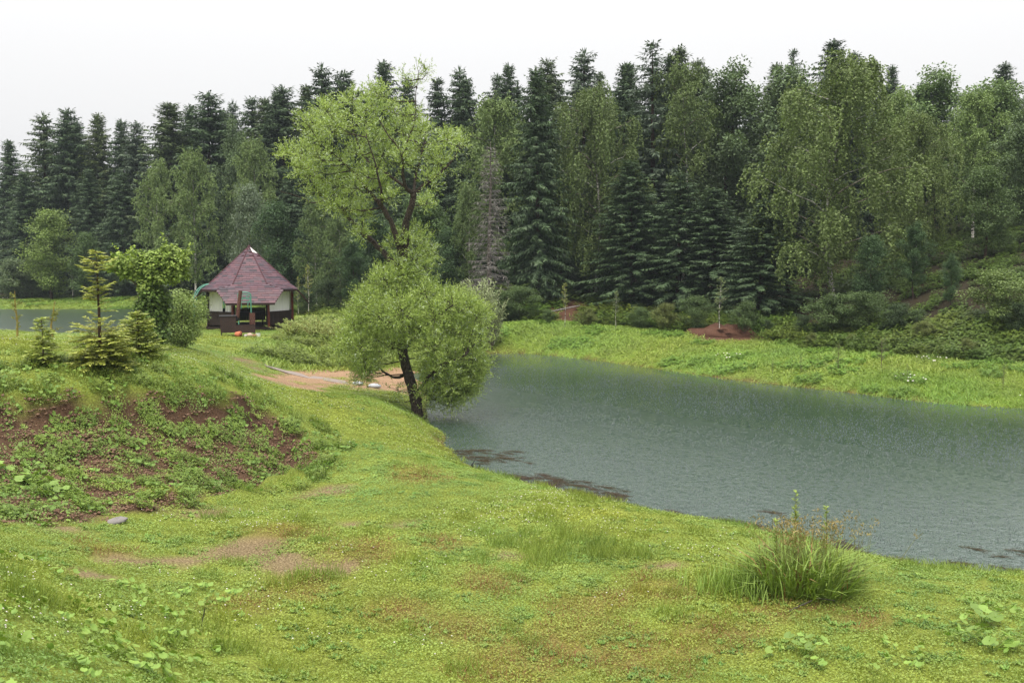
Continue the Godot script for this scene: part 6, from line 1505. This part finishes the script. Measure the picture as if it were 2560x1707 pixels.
func build_small_things() -> void:
	rng.seed = 620
	var big := [
		[Vector3(-8.75, 0, -17.75), "big leaved coltsfoot plant low on the earth face near left edge", 1.15], [Vector3(-8.15, 0, -17.6), "coltsfoot plant with wide leaves just right of the biggest one on earth face", 1.0], [Vector3(-9.25, 0, -17.9), "coltsfoot plant cut by the left edge below the earth face", 1.05],
		[Vector3(5.75, 0, -11.4), "coltsfoot plant with broad leaf in the bottom right grass, nearest the corner", 0.95], [Vector3(6.15, 0, -12.5), "coltsfoot plant in the right edge grass below the water", 0.9], [Vector3(3.55, 0, -11.6), "small coltsfoot plant at the bottom below the sedge clump", 0.75]]
	for e in big:
		var at := on_ground(e[0].x, e[0].z)
		var o := thing("coltsfoot_plant", e[1], "coltsfoot", at)
		for k in 9:
			var az := k * 2.4 + rng.randf_range(-0.4, 0.4)
			var r := rng.randf_range(0.08, 0.34) * float(e[2])
			var p := Vector3(cos(az) * r, 0, sin(az) * r)
			p.y = ground(at.x + p.x, at.z + p.z) - at.y + rng.randf_range(0.1, 0.24)
			var m := Mx.new()
			m.tube([Vector3(0, -0.02, 0), p * 0.6 + UP * 0.03, p], [0.006, 0.005, 0.004], 4, Color(0.8, 0.8, 0.6))
			m.disc(p, (UP + rdir() * 0.55 + p * 1.0).normalized(), rng.randf_range(0.055, 0.105) * float(e[2]), 12, 0.2, shade(0.55, 0.95, 0.03), 0.55)
			part("leaf", m.mesh(M.colt), o)
	var st := Mx.new(); st.ball(Vector3.ZERO, Vector3(0.17, 0.05, 0.10), 6, WHITE, 0.14, rng)
	var stone := single("flat_stone", st.mesh(mat("grey_stone", 0.20, 0.185, 0.18, 0.9)), "flat grey stone lying at the foot of the earth face", "stone", on_ground(-6.77, -16.55) + UP * 0.05)
	stone.rotation = Vector3(0.25, 0.6, 0.1)
	var tg := Mx.new(); tg.tube([Vector3(0, -0.02, 0), Vector3(0.03, 0.1, 0), Vector3(0.05, 0.22, -0.02)], [0.011, 0.01, 0.006], 6, WHITE)
	single("stick", tg.mesh(mat("wet_stick", 0.03, 0.022, 0.02, 0.5)), "short dark stick standing up in the lawn at lower left", "stick", on_ground(-3.78, -11.6))
	var t2 := Mx.new(); t2.tube([Vector3(-0.3, 0.03, 0.22), Vector3(0, 0.06, 0.0), Vector3(0.22, 0.09, -0.14), Vector3(0.45, 0.07, -0.1)], [0.009, 0.011, 0.008, 0.004], 6, WHITE)
	single("stick", t2.mesh(mat("grey_stick", 0.06, 0.05, 0.045, 0.6)), "thin dark stick lying in the grass below the sedge clump", "stick", on_ground(4.1, -13.4))
	var dw := Mx.new()
	dw.tube([Vector3(-0.2, 0.02, 0.02), Vector3(0, 0.08, 0), Vector3(0.2, 0.05, -0.03)], [0.05, 0.07, 0.03], 7, WHITE)
	dw.tube([Vector3(0.0, 0.08, 0), Vector3(-0.05, 0.2, 0.02), Vector3(0.02, 0.3, 0)], [0.03, 0.02, 0.008], 5, WHITE)
	dw.tube([Vector3(0.1, 0.07, 0), Vector3(0.16, 0.19, 0.03), Vector3(0.1, 0.25, 0.05)], [0.025, 0.015, 0.006], 5, WHITE)
	single("driftwood", dw.mesh(mat("wet_black_wood", 0.012, 0.011, 0.012, 0.4)), "small black driftwood snag where the lawn meets the water", "driftwood", Vector3(-0.95, 0.03, -24.15))
	for e in [[Vector3(-5.95, 0, -37.7), 0.15, "left one of two whitish plastic sacks at the end of the sand"], [Vector3(-5.25, 0, -37.3), 0.17, "right one of two whitish plastic sacks, by the willow trunk"]]:
		var sk := Mx.new(); sk.ball(Vector3(0, e[1] * 0.4, 0), Vector3(e[1] * 1.5, e[1] * 0.6, e[1]), 7, WHITE, 0.1, rng)
		single("plastic_sack", sk.mesh(mat("white_sack", 0.42, 0.44, 0.48, 0.4)), e[2], "sack", on_ground(e[0].x, e[0].z))
	var strip := Mx.new()
	var sp := [Vector3(-10.0, 0, -39.6), Vector3(-9.0, 0, -39.1), Vector3(-8.0, 0, -38.7), Vector3(-7.2, 0, -38.3), Vector3(-6.4, 0, -37.9)]
	for k in 4:
		var a := on_ground(sp[k].x, sp[k].z) + UP * 0.012
		var b := on_ground(sp[k + 1].x, sp[k + 1].z) + UP * 0.012
		var w := Vector3(0.15, -0.02, 0.42)
		slab(strip, [a - w, b - w, b + w, a + w], 0.02, WHITE)
	single("plastic_sheet", strip.mesh(mat("grey_sheet", 0.23, 0.185, 0.165, 0.7)), "long narrow grey plastic sheet lying along the sand", "sheet")
	var heap := Mx.new()
	var hw := FastNoiseLite.new()
	hw.seed = 3; hw.frequency = 0.9
	heap.ball(Vector3.ZERO, Vector3(1.9, 0.62, 1.2), 20, Color(0.15, 0.082, 0.058))
	for k in heap.v.size():
		var q := heap.v[k]
		heap.v[k] = q * (1.0 + 0.45 * hw.get_noise_3dv(q * 1.3) + 0.22 * hw.get_noise_3dv(q * 5.0))
	single("earth_heap", heap.mesh(M.ground), "heap of bare reddish earth at the forest foot behind the far bank", "earth heap", on_ground(11.5, -53.0) - UP * 0.1)
	var lg := Mx.new(); lg.tube([Vector3(-0.9, 0.12, 0.2), Vector3(0, 0.3, 0), Vector3(1.0, 0.5, -0.2)], [0.05, 0.045, 0.03], 6, WHITE)
	single("fallen_branch", lg.mesh(M.dead), "grey fallen branch leaning across the brown soil patch", "branch", on_ground(3.3, -62.0) + UP * 0.2)

# ---------------------------------------------------------------- ground cover
func patch_lawn(seed_: int, blades: int, hi: float, clover: int, wid: float, half := 0.27) -> Mx:
	rng.seed = seed_
	var m := Mx.new()
	for k in blades:
		var p := Vector3(rng.randf_range(-half, half), -0.015, rng.randf_range(-half, half))
		var d := (UP + rdir() * (0.55 if hi > 0.2 else 0.85)).normalized()
		var out := rdir(); out.y = 0.0
		m.blade(p, d, d.cross(out).normalized(), hi * rng.randf_range(0.45, 1.15), wid * rng.randf_range(0.7, 1.3), out * hi * 0.6, shade(0.68, 1.0, rng.randf_range(-0.02, 0.1)))
	for k in clover:
		var p := Vector3(rng.randf_range(-half, half), rng.randf_range(0.015, hi * 0.75), rng.randf_range(-half, half))
		var nn := (UP + rdir() * 0.5).normalized()
		var col := shade(0.6, 0.95, -0.03)
		var a0 := rng.randf() * TAU
		for j in 3:
			var e := Vector3(cos(a0 + j * TAU / 3.0), 0, sin(a0 + j * TAU / 3.0))
			e = (e - nn * e.dot(nn)).normalized()
			m.leaf(p, e, e.cross(nn).normalized(), 0.017, 0.016, col)
	return m

func patch_herbs(seed_: int, stems: int, hi: float, size: float, half := 0.35) -> Mx:
	rng.seed = seed_
	var m := Mx.new()
	for k in stems:
		var p := Vector3(rng.randf_range(-half, half), -0.02, rng.randf_range(-half, half))
		var h := hi * rng.randf_range(0.4, 1.1)
		var t := p + Vector3(rng.randfn() * 0.1, h, rng.randfn() * 0.1)
		var tone := rng.randf_range(0.55, 0.9)
		for j in 9:
			var s := rng.randf_range(0.25, 1.0)
			var e := (rdir() + UP * 0.25).normalized(); e.y *= 0.6
			e = e.normalized()
			m.leaf(p.lerp(t, s), e, e.cross(UP + rdir() * 0.3).normalized(), size * rng.randf_range(0.6, 1.3), size * 0.45, shade(tone * 0.8, minf(tone * 1.25, 1.0), 0.03))
		m.blade(p, UP, Vector3(1, 0, 0), h, 0.012, rdir() * 0.1, shade(0.5, 0.8))
	return m

func patch_colt(seed_: int, leaves: int, r: float, half := 0.3) -> Mx:
	rng.seed = seed_
	var m := Mx.new()
	for k in leaves:
		var p := Vector3(rng.randf_range(-half, half), rng.randf_range(0.04, 0.15), rng.randf_range(-half, half))
		m.disc(p, (UP + rdir() * 0.65).normalized(), r * rng.randf_range(0.5, 1.25), 9, 0.12, shade(0.62, 1.0, rng.randf_range(-0.03, 0.12)), 0.55)
		m.blade(Vector3(p.x + rng.randfn() * 0.02, -0.02, p.z), UP, Vector3(1, 0, 0), p.y, 0.006, Vector3.ZERO, Color(0.6, 0.6, 0.4))
	return m

func patch_rosettes(seed_: int) -> Mx:
	rng.seed = seed_
	var m := Mx.new()
	for k in 13:
		var p := Vector3(rng.randf_range(-0.27, 0.27), 0.0, rng.randf_range(-0.27, 0.27))
		var tone := rng.randf_range(0.5, 1.0)
		var a0 := rng.randf() * TAU
		for j in 7:
			var a := a0 + TAU * j / 7.0 + rng.randf_range(-0.3, 0.3)
			var d := Vector3(cos(a), rng.randf_range(0.25, 0.9), sin(a)).normalized()
			m.leaf(p, d, d.cross(UP).normalized(), rng.randf_range(0.03, 0.085), rng.randf_range(0.014, 0.028), shade(tone * 0.8, minf(tone * 1.2, 1.0), rng.randf_range(-0.03, 0.08)))
	return m

func patch_flowers(seed_: int, cnt: int, hi: float, r: float, half := 0.4) -> Mx:
	rng.seed = seed_
	var m := Mx.new()
	for k in cnt:
		var p := Vector3(rng.randfn() * half * 0.5, hi * rng.randf_range(0.5, 1.1), rng.randfn() * half * 0.5)
		var rr := r * rng.randf_range(0.6, 1.2)
		m.disc(p + UP * rr * 0.4, UP, rr, 6, -0.5, shade(0.8, 1.0, 0.04))
		m.disc(p, -UP, rr, 6, -0.4, shade(0.7, 0.9, 0.04))
	return m

func build_ground_cover() -> void:
	var lists := {}
	var tints := {}
	for k in ["lawn_a", "lawn_b", "tuft", "meadow", "herb", "colt", "clover", "blossom", "brown", "rosette"]:
		lists[k] = []
		tints[k] = PackedColorArray()
	var put := func(kind: String, x: float, z: float, sx: float, sy: float, c: Color) -> void:
		var e := 0.25
		var nn := Vector3(ground(x - e, z) - ground(x + e, z), 2.0 * e, ground(x, z - e) - ground(x, z + e)).normalized()
		var a := rng.randf() * TAU
		var t := Vector3(cos(a), 0, sin(a))
		var bx := (t - nn * t.dot(nn)).normalized()
		var up := nn.lerp(UP, 0.5).normalized()
		lists[kind].append(Transform3D(Basis(bx * sx, up * sy, bx.cross(nn).normalized() * sx), Vector3(x, ground(x, z), z)))
		tints[kind].append(c)
	rng.seed = 700
	var z := -6.0
	while z > -112.0:
		var d := -z
		var step := 0.30 if d < 16.0 else (0.36 if d < 24.0 else (0.5 if d < 40.0 else (0.75 if d < 60.0 else 1.2)))
		var big := step / 0.36
		var x := -0.66 * d - 3.0
		while x < 0.62 * d + 3.0:
			var px := x + rng.randf_range(-0.5, 0.5) * step
			var pz := z + rng.randf_range(-0.5, 0.5) * step
			x += step
			var h := ground(px, pz)
			var kind := zone(px, pz, h)
			if kind == "water" or kind == "red": continue
			var n1 := wob.get_noise_2d(px * 0.7, pz * 0.7)
			var n2 := wob2.get_noise_2d(px * 1.6, pz * 1.6)
			var k := rng.randf_range(0.82, 1.0) * (0.93 + 0.14 * n1)
			var n3 := wob.get_noise_2d(px * 3.1 + 9.0, pz * 3.1)
			k *= 0.92 + 0.22 * n3
			var green := Color(0.92 + 0.2 * n2 + 0.16 * n3, 1.0, 0.95 - 0.35 * n2) * k
			match kind:
				"sand":
					if n1 > 0.22 and rng.randf() < 0.5: put.call("lawn_a", px, pz, big, 0.8, Color(0.9, 0.85, 0.9))
				"lawn", "colt":
					var b := near_any(bare, px, pz)
					if b > 0.0 and rng.randf() < b * 1.35 + 0.1: continue
					var dd := clampf(near_any(dry, px, pz) * 1.8, 0.0, 1.0)
					var c := green.lerp(Color(1.0, 0.70, 0.55) * k, dd * 0.75 * (0.6 + 0.4 * n1))
					if h > 0.0 and h < 0.16 and d < 33.0:
						if rng.randf() < 0.5: put.call("tuft", px, pz, big * 0.9, rng.randf_range(0.3, 0.8), c)
						if h < 0.07: continue
					put.call("lawn_a" if rng.randf() < 0.55 else "lawn_b", px, pz, big, (0.75 + 0.5 * n2 + 0.25 * rng.randf()) * (1.0 if d < 40.0 else 1.4), c)
					if n3 < 0.02 and d < 42.0 and rng.randf() < 0.34: put.call("rosette", px, pz, rng.randf_range(0.8, 1.3), rng.randf_range(0.8, 1.4), Color(0.72 + 0.3 * n1, 0.92, 0.9) * k)
					if d < 24.0 and rng.randf() < 0.05 and n1 > -0.1: put.call("tuft", px, pz, 0.6, rng.randf_range(0.4, 0.8), c)
					if dd > 0.3 and rng.randf() < 0.35: put.call("brown", px, pz, big, 1.0, Color(1, 1, 1))
					if n2 > 0.1 and n1 > 0.05 and rng.randf() < 0.12: put.call("tuft", px, pz, 0.8, 0.9, green)
					var tall := Vector2(px - 0.9, pz + 16.2).length()
					if tall < 1.6 and rng.randf() < 0.7 - 0.4 * tall: put.call("tuft", px, pz, 0.8, 0.9, green)
					var cs := near_any(colt_spots, px, pz)
					if cs > 0.0 and rng.randf() < 0.06 + cs * 0.42: put.call("colt", px, pz, rng.randf_range(0.6, 1.1), 1.0, Color(1.0, 1, 0.9))
					if px < -4.0 and pz < -17.5 and pz > -29.0 and px > -16.0:
						var dc := crest_distance(px, pz)
						if dc < 1.5:
							if rng.randf() < 0.5: put.call("colt", px, pz, rng.randf_range(0.6, 1.1), 1.0, Color(0.9, 0.95, 0.8) * k)
							if rng.randf() < 0.3: put.call("herb", px, pz, 0.55, 0.3, Color(0.95, 1.0, 0.8) * k)
							if rng.randf() < 0.25: put.call("tuft", px, pz, 0.8, 0.9, green)
					if n1 + n2 > 0.12 and rng.randf() < (0.10 if d < 17.0 else 0.26): put.call("clover", px, pz, 1.0, 1.0, WHITE)
					elif d > 24.0 and rng.randf() < 0.14: put.call("clover", px, pz, 1.0, 1.0, WHITE)
				"face":
					var cs := near_any(colt_spots, px, pz)
					var open := n1 + 0.5 * wob.get_noise_2d(px * 2.2 + 40.0, pz * 2.2)
					var dc := crest_distance(px, pz)
					if open > lerpf(0.17, 0.66, smoothstep(0.4, 2.2, dc)) and dc > 0.3 and cs < 0.45:
						if rng.randf() < 0.5: put.call("rosette", px, pz, 0.9, 1.2, green)
						if rng.randf() < 0.3: put.call("lawn_b", px, pz, 0.8, 1.3, green)
						if rng.randf() < 0.16: put.call("colt", px, pz, 0.5, 0.8, Color(0.9, 0.95, 0.8) * k)
						continue
					if rng.randf() < 0.6: put.call("colt", px, pz, rng.randf_range(0.65, 1.05), 1.0, Color(0.9, 0.95, 0.8) * k)
					if rng.randf() < 0.5: put.call("rosette", px, pz, 1.1, 1.3, green)
					if rng.randf() < 0.4: put.call("herb", px, pz, 0.6, 0.26, Color(0.9, 1.0, 0.8) * k)
					if rng.randf() < 0.75: put.call("lawn_b", px, pz, 1.0, 1.2, green)
				"bank":
					put.call("meadow", px, pz, big * 0.9, rng.randf_range(0.36, 0.58) * (1.0 + 0.5 * n1), Color(0.74 + 0.2 * n2 + 0.1 * n3, 0.88 + 0.12 * n3, 0.78) * k)
					if rng.randf() < 0.07 + 0.3 * maxf(n1, 0.0): put.call("herb", px, pz, big * 0.8, 0.38, Color(0.75, 1.0, 0.7) * k)
					if n1 > 0.15 and rng.randf() < 0.04: put.call("blossom", px, pz, 0.8, 0.6, WHITE)
				"meadow":
					put.call("meadow", px, pz, big, 0.8, green)
					if rng.randf() < 0.5: put.call("herb", px, pz, big * 0.9, 0.7, Color(1.0, 1.0, 0.8) * k)
				"scrub":
					var fs := far_side(px, pz)
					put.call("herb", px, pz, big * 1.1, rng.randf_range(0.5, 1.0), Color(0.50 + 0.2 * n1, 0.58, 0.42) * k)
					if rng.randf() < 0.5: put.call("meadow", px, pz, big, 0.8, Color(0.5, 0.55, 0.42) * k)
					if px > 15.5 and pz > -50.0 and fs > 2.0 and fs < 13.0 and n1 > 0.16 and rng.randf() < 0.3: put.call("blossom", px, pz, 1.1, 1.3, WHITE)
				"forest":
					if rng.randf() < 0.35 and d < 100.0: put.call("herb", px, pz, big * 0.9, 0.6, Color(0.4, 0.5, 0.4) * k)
		z -= step
	stuff("lawn_grass", patch_lawn(701, 230, 0.085, 60, 0.006).mesh(M.grass), lists.lawn_a, tints.lawn_a, "short mown grass mixed with clover on the lawn", "grass")
	stuff("lawn_clover", patch_lawn(702, 170, 0.08, 110, 0.006).mesh(M.grass), lists.lawn_b, tints.lawn_b, "clover leaves growing through the short lawn", "clover")
	stuff("long_grass", patch_lawn(703, 110, 0.30, 0, 0.010).mesh(M.sedge), lists.tuft, tints.tuft, "longer grass tufts along the water's edge and lawn", "grass")
	stuff("meadow_grass", patch_lawn(704, 190, 0.32, 0, 0.016, 0.45).mesh(M.grass), lists.meadow, tints.meadow, "lush bright meadow grass on the far banks", "grass")
	stuff("wild_herbs", patch_herbs(705, 34, 0.7, 0.10).mesh(M.herb), lists.herb, tints.herb, "leafy wild herbs covering slopes and forest edge", "weeds")
	stuff("leafy_lawn_weeds", patch_rosettes(711).mesh(M.grass), lists.rosette, tints.rosette, "low leafy weeds and dark clover clumps in the lawn", "weeds")
	stuff("coltsfoot_leaves", patch_colt(706, 13, 0.047).mesh(M.colt), lists.colt, tints.colt, "round coltsfoot leaves scattered over earth face and grass", "weeds")
	stuff("clover_blossoms", patch_flowers(707, 9, 0.09, 0.010, 0.5).mesh(M.flower), lists.clover, tints.clover, "tiny white clover blossoms dotting the lawn", "flowers")
	stuff("white_blossoms", patch_flowers(708, 10, 0.6, 0.05, 0.9).mesh(M.flower), lists.blossom, tints.blossom, "white wild flower heads on the far slope", "flowers")
	stuff("withered_grass", patch_lawn(709, 70, 0.13, 0, 0.008).mesh(fol("withered_grass", 0.30, 0.16, 0.075, 0.3)), lists.brown, tints.brown, "reddish brown withered grass in the foreground lawn", "grass")
	# crumbled earth on the bare face
	rng.seed = 740
	var cl := Mx.new()
	for k in 7: cl.ball(Vector3(rng.randfn() * 0.07, 0.004, rng.randfn() * 0.07), Vector3(0.02, 0.014, 0.018) * rng.randf_range(0.5, 1.5), 3, shade(0.6, 1.0, 0.05), 0.25, rng)
	var cs2 := []
	var cc := PackedColorArray()
	while cs2.size() < 2600:
		var q := Vector2(rng.randf_range(-16.0, -1.5), rng.randf_range(-27.0, -15.0))
		if not in_face(q.x, q.y): continue
		cs2.append(Transform3D(Basis(UP, rng.randf() * TAU) * rng.randf_range(0.6, 1.6), on_ground(q.x, q.y))); cc.append(WHITE)
	stuff("soil_crumbs", cl.mesh(mat("soil_crumb", 0.19, 0.12, 0.08, 0.95)), cs2, cc, "crumbs and clods of brown earth on the steep mound face", "soil")
	# rain striking the pond: little crowns of water
	rng.seed = 730
	var cr := Mx.new()
	for j in 7:
		var a := TAU * j / 7.0
		var b := TAU * (j + 1) / 7.0
		var mid := (a + b) * 0.5
		cr.tri(Vector3(cos(a), 0, sin(a)) * 0.018, Vector3(cos(mid) * 0.034, rng.randf_range(0.02, 0.04), sin(mid) * 0.034), Vector3(cos(b), 0, sin(b)) * 0.018, WHITE)
	cr.tube([Vector3(0, 0, 0), Vector3(0, 0.03, 0), Vector3(0, 0.05, 0)], [0.008, 0.005, 0.007], 4, WHITE)
	var splash := mat("splashing_water", 0.17, 0.20, 0.20, 0.1, 0.7)
	var drops := []
	var dc := PackedColorArray()
	while drops.size() < 24000:
		var q := Vector2(rng.randf_range(-4.0, 32.0), rng.randf_range(-55.0, -14.0))
		if absf(q.x) > -q.y * 0.6 + 2.0: continue
		if not Geometry2D.is_point_in_polygon(q, pond): continue
		if rng.randf() > 0.55 + 0.9 * wob2.get_noise_2d(q.x * 1.5, q.y * 1.5): continue
		var s := rng.randf_range(0.3, 0.75)
		drops.append(Transform3D(Basis(UP, rng.randf() * TAU) * Basis.from_scale(Vector3(s, s * rng.randf_range(0.5, 1.2), s)), Vector3(q.x, 0.0, q.y))); dc.append(WHITE)
	stuff("raindrop_splashes", cr.mesh(splash), drops, dc, "raindrops splashing all over the pond surface", "rain splashes")
	# floating dead reeds along the near shore
	rng.seed = 720
	var lit := Mx.new()
	for k in 46:
		var a := rng.randfn() * 0.5
		var p := Vector3(rng.randfn() * 0.22, rng.randf_range(0.0, 0.035), rng.randfn() * 0.13)
		var d := Vector3(cos(a), rng.randf_range(-0.04, 0.06), sin(a))
		lit.tube([p - d * 0.12, p + d * rng.randf_range(0.08, 0.22)], [0.007, 0.004], 3, shade(0.35, 1.0, 0.05))
	var spots := []
	var sc := PackedColorArray()
	for k in range(4, 14):
		var a := pond[k]
		var b := pond[k + 1]
		var side := (b - a).orthogonal().normalized()
		if not Geometry2D.is_point_in_polygon((a + b) * 0.5 + side * 0.4, pond): side = -side
		for j in int(a.distance_to(b) / 0.07):
			var q := a.lerp(b, rng.randf())
			var dens := wob.get_noise_2d(q.x * 1.6 + 7.0, q.y * 1.6)
			if dens < -0.02 or rng.randf() < 0.35: continue
			q += side * (0.3 + absf(rng.randfn()) * (0.28 + 0.5 * maxf(dens, 0.0)))
			spots.append(Transform3D(Basis(UP, -(b - a).angle() + rng.randf_range(-0.5, 0.5)) * rng.randf_range(0.3, 0.75), Vector3(q.x, 0.005, q.y))); sc.append(WHITE)
	for e in [[-0.35, -25.8, 13], [-0.7, -26.3, 8], [0.9, -23.2, 9], [1.7, -22.1, 10], [8.3, -17.2, 5], [9.0, -17.3, 4], [-0.9, -27.0, 10], [1.9, -21.8, 5]]:
		for j in e[2]:
			spots.append(Transform3D(Basis(UP, -0.4 + rng.randf_range(-0.5, 0.5)) * rng.randf_range(0.3, 0.6), Vector3(e[0] + rng.randfn() * 0.5, 0.004, e[1] + rng.randfn() * 0.24))); sc.append(Color(0.9, 1.0, 0.7))
	stuff("floating_reed_litter", lit.mesh(M.litter), spots, sc, "dark brown dead reeds floating along the near shore", "debris")

# ---------------------------------------------------------------- all of it
func _ready() -> void:
	var cam := Camera3D.new()
	cam.name = "camera"
	cam.position = Vector3(0, 5.4, 0)
	cam.rotation_degrees = Vector3(-4.962, 0, 0)
	cam.fov = 38.24
	cam.near = 0.1
	cam.far = 2000.0
	add_child(cam)
	cam.current = true
	var env := Environment.new()
	env.tonemap_mode = Environment.TONE_MAPPER_LINEAR
	env.tonemap_exposure = 1.85
	env.background_mode = Environment.BG_SKY
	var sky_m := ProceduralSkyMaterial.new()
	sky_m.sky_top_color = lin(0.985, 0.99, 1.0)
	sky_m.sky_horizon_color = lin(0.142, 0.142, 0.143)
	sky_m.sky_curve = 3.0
	sky_m.ground_horizon_color = lin(0.10, 0.11, 0.09)
	sky_m.ground_bottom_color = lin(0.05, 0.06, 0.04)
	sky_m.sun_angle_max = 0.0
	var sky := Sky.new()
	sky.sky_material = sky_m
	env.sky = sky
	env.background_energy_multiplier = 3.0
	env.fog_enabled = true
	env.fog_light_color = Color(0.85, 0.9, 0.95)
	env.fog_density = 0.0003
	env.sdfgi_enabled = true
	env.ssao_enabled = true
	env.ssil_enabled = true
	var we := WorldEnvironment.new()
	we.name = "overcast_sky"
	we.environment = env
	add_child(we)
	var sun := DirectionalLight3D.new()
	sun.name = "veiled_sun"
	sun.light_energy = 0.5
	sun.light_color = Color(1.0, 0.97, 0.92)
	sun.light_angular_distance = 30.0
	sun.shadow_enabled = true
	sun.rotation_degrees = Vector3(-66, -25, 0)
	add_child(sun)
	make_materials()
	make_land()
	build_ground()
	build_water()
	plant_trees()
	build_willow()
	build_gazebo()
	build_grill()
	build_arches()
	build_fence()
	build_terrace_plants()
	build_clump()
	build_small_things()
	build_ground_cover()
